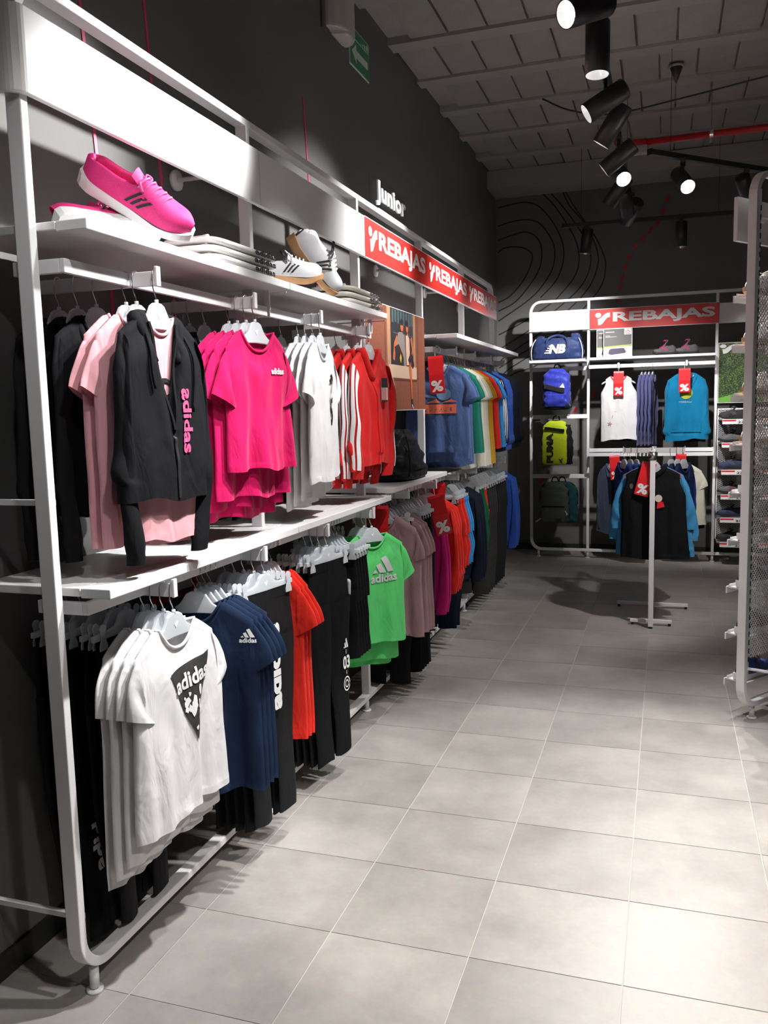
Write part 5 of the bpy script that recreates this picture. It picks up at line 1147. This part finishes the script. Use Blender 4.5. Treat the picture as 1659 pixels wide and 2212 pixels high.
# ------------------------------------------------------------------ posters
def disc(x, z, rx, rz_=None, n=14, a0=0.0): rz_ = rz_ or rx; return poly2d([(x + rx * math.cos(a + a0), z + rz_ * math.sin(a + a0)) for a in np.linspace(0, 2 * PI, n, endpoint=False)])
def rect(x0, x1, z0, z1): return poly2d([(x0, z0), (x1, z0), (x1, z1), (x0, z1)])
def limb(pts, w):
    P = np.array(pts, float); W = np.interp(np.arange(len(P)), np.linspace(0, len(P) - 1, len(w)), w)
    T = np.gradient(P, axis=0); N = np.stack([-T[:, 1], T[:, 0]], 1); N /= np.linalg.norm(N, axis=1)[:, None]
    return poly2d(list(P + N * W[:, None]) + list((P - N * W[:, None])[::-1]))
t = thing('wall_poster', 'landscape photo poster of two people sitting in a window opening', 'poster', (-1.405, 3.88, 0), PI / 2)
STUC = mat('poster_brown_wall', (0.23, 0.075, 0.040), 0.5, var=0.45, vscale=60)
put('panel', MB().box(0.0, 1.06, -0.034, -0.022, 1.493, 2.033), WHITE2, t, bev=0.001)
y_ = -0.0346
def pr(vf, m):
    global y_
    y_ -= 0.0002; put('printed_shape', flat_mb(vf, y_), m, t)
pr(rect(0.004, 1.056, 1.497, 2.029), STUC)
pr(rect(0.30, 0.315, 1.497, 2.029), mat('poster_seam', (0.13, 0.045, 0.028), 0.5)); pr(rect(0.90, 0.908, 1.497, 2.029), MATS['poster_seam'])
pr(rect(0.34, 0.42, 1.70, 2.029), mat('poster_wood', (0.42, 0.22, 0.12), 0.5)); pr(rect(0.80, 0.86, 1.70, 2.029), MATS['poster_wood'])
pr(rect(0.40, 0.815, 1.72, 2.029), mat('poster_dark_window', (0.016, 0.020, 0.026), 0.4))
pr(merge(*[rect(0.42 + 0.05 * i, 0.455 + 0.05 * i, 1.955 + 0.004 * (i % 2), 2.025) for i in range(8)], rect(0.44, 0.80, 1.90, 1.906)), mat('poster_green_pane', (0.06, 0.10, 0.10), 0.4))
pr(rect(0.36, 0.875, 1.665, 1.735), mat('poster_sill', (0.58, 0.40, 0.29), 0.5))
pr(rect(0.36, 0.875, 1.655, 1.667), MATS['poster_seam'])
SKIN = mat('poster_skin', (0.55, 0.13, 0.045), 0.5); GRYC = mat('poster_grey_cloth', (0.26, 0.22, 0.21), 0.5); PALE = mat('poster_pale_cloth', (0.66, 0.42, 0.32), 0.5); DARK = mat('poster_dark_cloth', (0.02, 0.02, 0.024), 0.5)
pr(merge(limb([(0.52, 1.88), (0.47, 1.84), (0.445, 1.76)], [0.022, 0.016]), limb([(0.56, 1.86), (0.59, 1.81), (0.55, 1.77)], [0.02, 0.014]), disc(0.60, 1.945, 0.026, 0.033), limb([(0.60, 1.92), (0.60, 1.90)], [0.013])), SKIN)
pr(merge(poly2d([(0.50, 1.84), (0.53, 1.91), (0.60, 1.915), (0.65, 1.90), (0.66, 1.80), (0.67, 1.735), (0.62, 1.735), (0.60, 1.82)])), GRYC)
pr(merge(limb([(0.47, 1.80), (0.53, 1.82), (0.60, 1.76), (0.60, 1.735)], [0.03, 0.028])), DARK)
pr(poly2d([(0.55, 1.775), (0.568, 1.80), (0.585, 1.775), (0.568, 1.745)]), mat('poster_yellow', (0.7, 0.5, 0.03), 0.5))
pr(merge(disc(0.695, 1.945, 0.024, 0.033), limb([(0.70, 1.92), (0.70, 1.90)], [0.012]), limb([(0.77, 1.895), (0.80, 1.83), (0.77, 1.79)], [0.018, 0.012]), limb([(0.735, 1.76), (0.752, 1.70), (0.765, 1.62), (0.768, 1.555)], [0.026, 0.020, 0.012, 0.009])), SKIN)
pr(poly2d([(0.665, 1.90), (0.70, 1.905), (0.735, 1.89), (0.74, 1.82), (0.73, 1.745), (0.675, 1.74), (0.665, 1.82)]), PALE)
pr(merge(limb([(0.72, 1.755), (0.765, 1.80), (0.79, 1.76), (0.81, 1.735)], [0.024, 0.02]), disc(0.60, 1.968, 0.028, 0.018), disc(0.695, 1.968, 0.026, 0.02)), DARK)
pr(limb([(0.768, 1.555), (0.775, 1.53), (0.795, 1.507)], [0.013, 0.015]), DARK)
pr(limb([(0.765, 1.525), (0.79, 1.503)], [0.004]), WPRINT)
t = thing('trail_poster', 'green forest poster with white logo above the shoe display', 'poster', (0, 8.45, 0))
FORM = bpy.data.materials.new('poster_forest'); FORM.use_nodes = True
nt_ = FORM.node_tree; vo = nt_.nodes.new('ShaderNodeTexVoronoi'); vo.inputs['Scale'].default_value = 90; tc_ = nt_.nodes.new('ShaderNodeTexCoord'); nz = nt_.nodes.new('ShaderNodeTexNoise'); nz.inputs['Scale'].default_value = 14; nz.inputs['Detail'].default_value = 6
cr_ = nt_.nodes.new('ShaderNodeValToRGB'); nt_.links.new(tc_.outputs['Object'], vo.inputs['Vector']); nt_.links.new(tc_.outputs['Object'], nz.inputs['Vector'])
ad = nt_.nodes.new('ShaderNodeMath'); ad.operation = 'MULTIPLY'; nt_.links.new(nz.outputs['Fac'], ad.inputs[0]); nt_.links.new(vo.outputs['Distance'], ad.inputs[1])
ad2 = nt_.nodes.new('ShaderNodeMath'); ad2.operation = 'MULTIPLY'; ad2.inputs[1].default_value = 2.6; nt_.links.new(ad.outputs[0], ad2.inputs[0]); nt_.links.new(ad2.outputs[0], cr_.inputs[0])
e = cr_.color_ramp.elements; e[0].position = 0.15; e[0].color = (0.22, 0.34, 0.06, 1); e[1].position = 0.75; e[1].color = (0.012, 0.03, 0.012, 1); m2 = e.new(0.4); m2.color = (0.06, 0.13, 0.025, 1)
nt_.links.new(cr_.outputs[0], nt_.nodes['Principled BSDF'].inputs['Base Color']); nt_.nodes['Principled BSDF'].inputs['Roughness'].default_value = 0.4
put('panel', MB().box(0.445, 1.545, -0.03, -0.018, 1.485, 2.03), WHITE2, t)
put('printed_scene', MB().box(0.45, 1.54, -0.0312, -0.03, 1.49, 2.025), FORM, t)
put('printed_grass', flat_mb(merge(poly2d([(0.45, 1.49), (0.75, 1.49), (1.2, 1.78), (1.2, 1.86), (0.72, 1.60), (0.45, 1.53)])), -0.0318), mat('poster_grass', (0.12, 0.34, 0.05), 0.5), t)
put('printed_runner', flat_mb(merge(disc(0.98, 1.93, 0.04, 0.05), limb([(0.97, 1.87), (0.95, 1.75), (0.93, 1.66)], [0.05, 0.07, 0.06]), limb([(0.99, 1.84), (1.06, 1.78), (1.0, 1.72)], [0.025])), -0.0322), mat('poster_runner_red', (0.60, 0.05, 0.02), 0.5), t)
put('printed_logo', flat_mb(flat2d([(swoosh_logo(), (0.455, 1.93, 0.14, 0.085))]), -0.0325), WPRINT, t)

# ------------------------------------------------------------------ bags
def loft(rows, n=32, e=0.55, seed=0, wr=0.004, yback=None):
    """rows: (z, half width, half depth, y centre, x centre)"""
    r = np.random.RandomState(seed); p = r.uniform(0, 6, 6); a = np.arange(n) * 2 * PI / n; out = []
    R = np.array(rows); zz = np.linspace(0, len(R) - 1, 4 * len(R)); R = np.stack([np.interp(zz, np.arange(len(R)), R[:, i]) for i in range(5)], 1)
    for i, (z, w, d, yc, xc) in enumerate(R):
        c, s = np.cos(a), np.sin(a)
        x = xc + w * np.sign(c) * np.abs(c) ** e; y = yc + d * np.sign(s) * np.abs(s) ** e
        k = wr * (np.sin(3 * a + 9 * z * 10 + p[0]) + np.sin(5 * a - 60 * z + p[1]) + 0.7 * np.sin(85 * z + 2 * a + p[2]))
        out.append(np.stack([x + k * c, y + k * s, np.full(n, z) + 0.3 * k], 1))
    P = np.array(out); mb = MB().grid(P, True); m = len(P)
    mb.f.append(tuple(range(n))[::-1]); mb.f.append(tuple((m - 1) * n + i for i in range(n)))
    return mb
def backpack(x, y, z, main, trim, label, w=0.135, h=0.40, dp=0.085, build=None, rz=0.0, seed=0):
    """z = top of the bag"""
    t = thing('backpack', label, 'backpack', (x, y, z), math.radians(rz))
    put('body', loft([(-h, w * 0.80, dp * 0.75, 0, 0), (-h + 0.012, w * 0.96, dp * 0.95, 0, 0), (-h * 0.75, w, dp, 0, 0), (-h * 0.4, w, dp * 0.95, 0, 0), (-h * 0.15, w * 0.93, dp * 0.8, 0, 0), (-0.02, w * 0.70, dp * 0.6, 0, 0), (0, w * 0.45, dp * 0.4, 0, 0)], seed=seed), main, t, True)
    put('carry_loop', MB().tube(catmull([(-0.035, dp * 0.6, -0.02), (-0.025, dp * 0.6, 0.03), (0, dp * 0.55, 0.045), (0.025, dp * 0.6, 0.03), (0.035, dp * 0.6, -0.02)], 5), 0.006, 8), trim, t, True)
    for sx in (-1, 1):
        put('shoulder_strap', MB().tube(catmull([(sx * 0.05, dp * 0.9, -0.03), (sx * 0.075, dp + 0.012, -h * 0.3), (sx * 0.11, dp + 0.010, -h * 0.65), (sx * 0.12, dp * 0.9, -h * 0.95)], 6), 0.018, 8, flat=0.35, flatdir=(0, 1, 0)), trim, t, True)
    put('side_zipper', MB().tube(catmull([(-w * 1.0, 0.0, -h * 0.55), (-w * 0.96, 0.0, -h * 0.2), (-w * 0.5, -dp * 0.1, -0.008), (w * 0.5, -dp * 0.1, -0.008), (w * 0.96, 0.0, -h * 0.2), (w * 1.0, 0.0, -h * 0.55)], 6), 0.006, 8), trim, t, True)
    if build: build(t, w, h, dp)
    return t
NYB = F_('blue_pack_nylon', (0.030, 0.042, 0.36), 0.45, 0.7); NYK = F_('black_pack_nylon', (0.012, 0.012, 0.014), 0.5, 0.5); NYL = F_('lime_pack_nylon', (0.50, 0.62, 0.02), 0.5, 0.4); NYG = F_('olive_pack_canvas', (0.085, 0.10, 0.09), 0.7, 0.4); NYD = F_('navy_duffel_nylon', (0.022, 0.036, 0.11), 0.5, 0.7)
def blue_extra(t, w, h, dp):
    put('lower_panel', loft([(-h + 0.0, w * 0.82, dp * 0.8, -0.004, 0), (-h + 0.015, w * 0.99, dp, -0.004, 0), (-h + 0.055, w * 1.01, dp * 1.01, -0.004, 0)], seed=3), CHAR, t, True)
    put('diagonal_band', MB().prism([(-w * 0.86, -h * 0.36), (w * 0.62, -h * 0.50), (w * 0.62, -h * 0.61), (-w * 0.86, -h * 0.48)], -dp - 0.010, -dp + 0.03), CHAR, t, bev=0.004)
    put('logo', flat_mb(merge(poly2d([(0.035, -h * 0.46), (0.085, -h * 0.475), (0.068, -h * 0.36)])), -dp - 0.007), WPRINT, t)
    put('front_pocket', loft([(-h * 0.93, w * 0.75, 0.02, -dp * 0.9, 0), (-h * 0.8, w * 0.85, 0.03, -dp * 0.92, 0), (-h * 0.62, w * 0.80, 0.022, -dp * 0.92, 0)], seed=4, wr=0.005), NYB, t, True)
backpack(-0.995, 8.27, 1.845, NYB, NYK, 'bright blue backpack with a dark diagonal band hanging on the top hook', w=0.128, h=0.385, build=blue_extra, seed=1)
def lime_extra(t, w, h, dp):
    put('front_pocket', loft([(-h * 0.98, w * 0.86, 0.012, -dp * 0.98, 0), (-h * 0.9, w * 0.92, 0.022, -dp, 0), (-h * 0.4, w * 0.92, 0.02, -dp, 0), (-h * 0.16, w * 0.86, 0.010, -dp * 0.92, 0)], seed=5, wr=0.001), NYL, t, True)
    put('zip_flap', MB().prism([(-w * 0.72, -h * 0.13), (w * 0.74, -h * 0.19), (w * 0.74, -h * 0.26), (-w * 0.20, -h * 0.21), (-w * 0.72, -h * 0.19)], -dp - 0.028, -dp + 0.02), NYK, t, bev=0.003)
    put('lettering', flat_mb(flat2d([(text2d('PUMA', 0.05), (-w * 0.32 - h * 0.34, -h * 0.61 - 0.032, h * 0.68, 0.064), 90)]), -dp - 0.0265), BPRINT, t)
    put('cat_mark', flat_mb(merge(limb([(w * 0.35, -h * 0.86), (w * 0.5, -h * 0.90), (w * 0.62, -h * 0.84)], [0.006, 0.009, 0.003]), limb([(w * 0.5, -h * 0.90), (w * 0.58, -h * 0.96)], [0.005])), -dp - 0.0265), BPRINT, t)
    put('side_panel', loft([(-h * 0.99, 0.03, dp * 0.9, 0.02, w * 0.98), (-h * 0.6, 0.035, dp * 1.0, 0.02, w * 1.02), (-h * 0.1, 0.02, dp * 0.8, 0.02, w * 0.9)], seed=8), NYK, t, True)
backpack(-1.005, 8.27, 1.355, NYL, NYK, 'lime yellow backpack with black vertical lettering hanging on the middle hook', w=0.125, h=0.42, build=lime_extra, seed=2)
def olive_extra(t, w, h, dp):
    put('front_pocket', loft([(-h * 0.97, w * 0.80, 0.014, -dp, 0), (-h * 0.85, w * 0.88, 0.026, -dp * 1.02, 0), (-h * 0.6, w * 0.86, 0.020, -dp, 0)], seed=6), NYG, t, True)
    put('pocket_zip', MB().box(-w * 0.8, w * 0.8, -dp - 0.026, -dp, -h * 0.60, -h * 0.575), NYK, t)
    put('label_patch', MB().box(0.03, 0.075, -dp - 0.032, -dp, -h * 0.93, -h * 0.885), BPRINT, t)
    put('diamond_ticket', MB().prism([(w * 0.75, -h * 0.66), (w * 0.75 + 0.034, -h * 0.66 - 0.042), (w * 0.75, -h * 0.66 - 0.084), (w * 0.75 - 0.034, -h * 0.66 - 0.042)], -dp - 0.012, -dp - 0.009), WHITE2, t)
    put('diamond_ticket_mark', MB().prism([(w * 0.75, -h * 0.66 - 0.014), (w * 0.75 + 0.022, -h * 0.66 - 0.042), (w * 0.75, -h * 0.66 - 0.07), (w * 0.75 - 0.022, -h * 0.66 - 0.042)], -dp - 0.0135, -dp - 0.012), BPRINT, t)
backpack(-1.01, 8.225, 0.77, NYG, NYK, 'dark olive backpack with a diamond ticket hanging on the low hook', w=0.135, h=0.39, dp=0.07, build=olive_extra, seed=3)
hung_b = backpack(-0.955, 8.362, 0.76, F_('teal_pack_lining', (0.01, 0.06, 0.07), 0.5, 0.4), NYK, 'teal and green backpack hanging behind the olive backpack', w=0.15, h=0.40, dp=0.034, seed=7)
# duffel on the shelf
t = thing('duffel_bag', 'navy sports duffel bag with white logo on the back rack shelf', 'bag', (-0.99, 8.335, 1.931))
put('body', loft([(0.0, 0.235, 0.105, 0, 0), (0.012, 0.242, 0.115, 0, 0), (0.09, 0.240, 0.118, 0, 0), (0.15, 0.225, 0.105, 0, 0), (0.19, 0.205, 0.08, 0, 0), (0.205, 0.185, 0.05, 0, 0)], seed=11, wr=0.005, e=0.45), NYD, t, True)
put('raised_end', loft([(0.15, 0.055, 0.085, 0.01, 0.165), (0.21, 0.045, 0.06, 0.01, 0.165), (0.245, 0.025, 0.03, 0.01, 0.16)], seed=12), NYD, t, True)
put('raised_end', loft([(0.15, 0.055, 0.085, 0.01, -0.165), (0.205, 0.045, 0.06, 0.01, -0.165), (0.228, 0.025, 0.03, 0.01, -0.16)], seed=13), NYD, t, True)
for s in (-1, 1):
    put('piping', MB().tube(catmull([(s * 0.235, -0.108, 0.0), (s * 0.238, -0.118, 0.08), (s * 0.222, -0.108, 0.15), (s * 0.20, -0.08, 0.195)], 5), 0.0035, 6), WPRINT, t, True)
put('carry_handle', MB().tube(catmull([(-0.10, -0.11, 0.10), (-0.085, -0.105, 0.19), (0, -0.08, 0.225), (0.085, -0.105, 0.19), (0.10, -0.11, 0.10)], 6), 0.011, 8, flat=0.35, flatdir=(0, 1, 0)), NYD, t, True)
nb = flat2d([(text2d('NB', 0.06, 0.85), (-0.075, 0.055, 0.15, 0.085))]); V = nb[0]; V[:, 0] += (V[:, 1] - 0.055) * 0.25
put('logo', flat_mb(nb, -0.1265), WPRINT, t)
put('logo_stripes', flat_mb(merge(*[poly2d([(-0.115 + 0.014 * i, 0.058 + 0.021 * i), (-0.06 + 0.012 * i, 0.058 + 0.021 * i), (-0.056 + 0.012 * i, 0.068 + 0.021 * i), (-0.110 + 0.014 * i, 0.068 + 0.021 * i)]) for i in range(4)]), -0.1262), WPRINT, t)
# slouchy black bag on the mid shelf
t = thing('drawstring_bag', 'crumpled black gym bag sitting on the shelf under the poster', 'bag', (-1.39, 4.46, 1.121), math.radians(90))
put('body', loft([(0.0, 0.24, 0.10, 0, 0), (0.015, 0.26, 0.115, 0, 0), (0.06, 0.262, 0.118, 0, 0), (0.13, 0.22, 0.10, 0, 0.0), (0.20, 0.17, 0.075, 0, 0), (0.25, 0.11, 0.05, 0, 0), (0.268, 0.06, 0.03, 0, 0)], seed=21, wr=0.006, e=0.7, n=48), F_('crinkled_black_nylon', (0.014, 0.016, 0.019), 0.45, 0.9), t, True)
put('base_panel', loft([(-0.001, 0.235, 0.10, 0, 0), (0.012, 0.268, 0.121, 0, 0), (0.045, 0.266, 0.120, 0, 0)], seed=22, wr=0.001, e=0.7), NYK, t, True)
put('drawcord', MB().tube(catmull([(-0.05, -0.04, 0.262), (-0.12, -0.085, 0.2), (-0.19, -0.115, 0.1), (-0.22, -0.118, 0.03)], 6), 0.005, 6), NYK, t, True)
# boxed camping mats and boots on the back shelf
def product_box(x, y, z, rz, label, seed):
    t = thing('product_box', label, 'box', (x, y, z), math.radians(rz))
    put('carton', MB().box(-0.13, 0.13, -0.04, 0.04, 0, 0.26), mat('carton_white', (0.72, 0.72, 0.71), 0.5), t, bev=0.002)
    put('printed_field', flat_mb(rect(-0.124, 0.124, 0.095, 0.254), -0.0408), mat('carton_grey', (0.10, 0.10, 0.10), 0.5), t)
    put('printed_band', flat_mb(poly2d([(-0.124, 0.083), (0.124, 0.098), (0.124, 0.110), (-0.124, 0.095)]), -0.0412), mat('carton_lime', (0.35, 0.42, 0.06), 0.5), t)
    put('printed_text', flat_mb(merge(rect(-0.11, -0.03, 0.222, 0.230), rect(-0.11, -0.07, 0.190, 0.195), rect(-0.11, -0.01, 0.180, 0.185)), -0.0414), mat('carton_text', (0.4, 0.4, 0.4), 0.5), t)
    put('printed_logo_field', flat_mb(rect(0.058, 0.120, 0.200, 0.252), -0.0412), mat('carton_logo_white', (0.7, 0.7, 0.7), 0.5), t)
    put('printed_logo', flat_mb(merge(limb([(0.068, 0.220), (0.088, 0.240), (0.110, 0.220)], [0.003]), rect(0.068, 0.110, 0.208, 0.213)), -0.0416), mat('carton_logo_red', (0.5, 0.05, 0.05), 0.5), t)
    put('printed_product', flat_mb(poly2d([(-0.075, 0.065), (-0.085, 0.03), (-0.06, 0.018), (0.07, 0.032), (0.075, 0.045), (0.055, 0.078), (-0.06, 0.075)]), -0.0414), mat('carton_violet', (0.055, 0.05, 0.085), 0.5), t)
product_box(-0.437, 8.31, 1.936, 0, 'white and grey camping mat carton standing in front on the back shelf', 0)
product_box(-0.505, 8.40, 1.936, 0, 'camping mat carton tucked behind the other carton', 1)
bo = dict(upper=GYS, lining=DKL, sole=BKSO, lace=mat('neon_pink_lace', (0.75, 0.03, 0.20), 0.6), tongue=GYS, stripe=mat('pink_trim', (0.55, 0.03, 0.15), 0.6))
for x, lb in ((-0.02, 'grey hiking boot with pink laces nearer the cartons'), (0.17, 'grey hiking boot with pink laces nearer the forest poster')):
    shoe((x, 8.32, 1.936), (-0.93, -0.36, 0), (0, 0, 1), bo, lb, name='hiking_boot', cat='boot', L=0.21, high=0.055, q=0.7)

# shoes on the back mesh wall
rows = [1.34, 1.13, 0.885, 0.66, 0.448, 0.222]
cols = [BKS, GYS, NVS, GYS, NVS, BKS]
for i, z in enumerate(rows):
    for j in range(3):
        x = 0.565 + 0.33 * j
        t = thing('shoe_shelf', 'small display shelf with price strip, row %s, %s from the teal hoodie' % (['one', 'two', 'three', 'four', 'five', 'six'][i], ORD[j]), 'shelf', (x, 8.43, z), 0, 'shelves in row %d of the mesh wall' % (i + 1))
        put('ledge', MB().box(-0.11, 0.13, -0.20, 0.0, -0.008, 0.0), mat('smoked_plastic', (0.20, 0.20, 0.21), 0.3), t)
        put('price_strip', MB().box(-0.085, 0.115, -0.206, -0.20, -0.044, 0.0), WHITE2, t)
        put('red_strip', MB().box(-0.083, 0.03, -0.2075, -0.206, -0.018, -0.006), RED, t)
        put('price', flat_mb(flat2d([(text2d('27,' if i < 4 else '23,', 0.03), (0.045, -0.040, 0.06, 0.024))]), -0.2072), BPRINT, t)
        rl = dict(upper=cols[(i + j) % 6] if j else cols[i], lining=DKL, sole=BKSO, lace=DKL if i % 2 else GYS, tongue=BKS, stripe=mat('dull_red_trim', (0.25, 0.02, 0.03), 0.6) if i == 3 else GYS)
        shoe((x + 0.01, 8.335, z + 0.001), (-0.97, -0.25, 0), (0, 0, 1), rl, ['black trail shoe on the top row of the mesh wall', 'dark grey trail shoe on row two of the mesh wall', 'navy trail shoe on row three of the mesh wall', 'grey trail shoe with red trim on row four', 'dark navy trail shoe on row five of the mesh wall', 'black trail shoe on the lowest row of the mesh wall'][i] + ', %s from the teal hoodie' % ORD[j], name='trail_shoe', group='shoes in row %d of the mesh wall' % (i + 1), L=0.24, high=0.012, q=0.6)

# shoes on the tall rack
ca_, sa_ = math.cos(GR_A), math.sin(GR_A)
def gw(x, y): return (0.372 + ca_ * x - sa_ * y, 4.18 + sa_ * x + ca_ * y)
NUM = ['top', 'second', 'third', 'fourth', 'fifth', 'sixth', 'seventh', 'eighth', 'lowest']
for i in range(9):
    z = 1.975 - 0.225 * i
    white = i < 4
    up_m = [WUP, WUP, mat('sand_knit', (0.50, 0.44, 0.38), 0.75), WUP, BKS, GYS, NVS, BKS, BLS][i]
    for j in range(4):
        p = gw(-0.15 - 0.28 * j, -0.060)
        sg = 1 if white else -1
        d = (sg * ca_, sg * sa_, 0)
        shoe((p[0], p[1], z + 0.001), (d[0], d[1], 0.0), (0, 0, 1), dict(upper=up_m, lining=DKL if not white else GUM, sole=WSOLE if not white else GUM, lace=WPRINT if white else DKL, tongue=up_m, stripe=up_m if white else GYS),
             '%s trainer on the %s ledge of the tall mesh rack, %s from the slotted upright' % ('white' if white and i != 2 else ['', '', 'sand', '', 'black', 'grey', 'navy', 'black', 'blue'][i], NUM[i], ORD[j]), name='trainer', group='shoes on the %s ledge of the tall rack' % NUM[i], L=0.25, q=0.6)
bpy.context.view_layer.update()
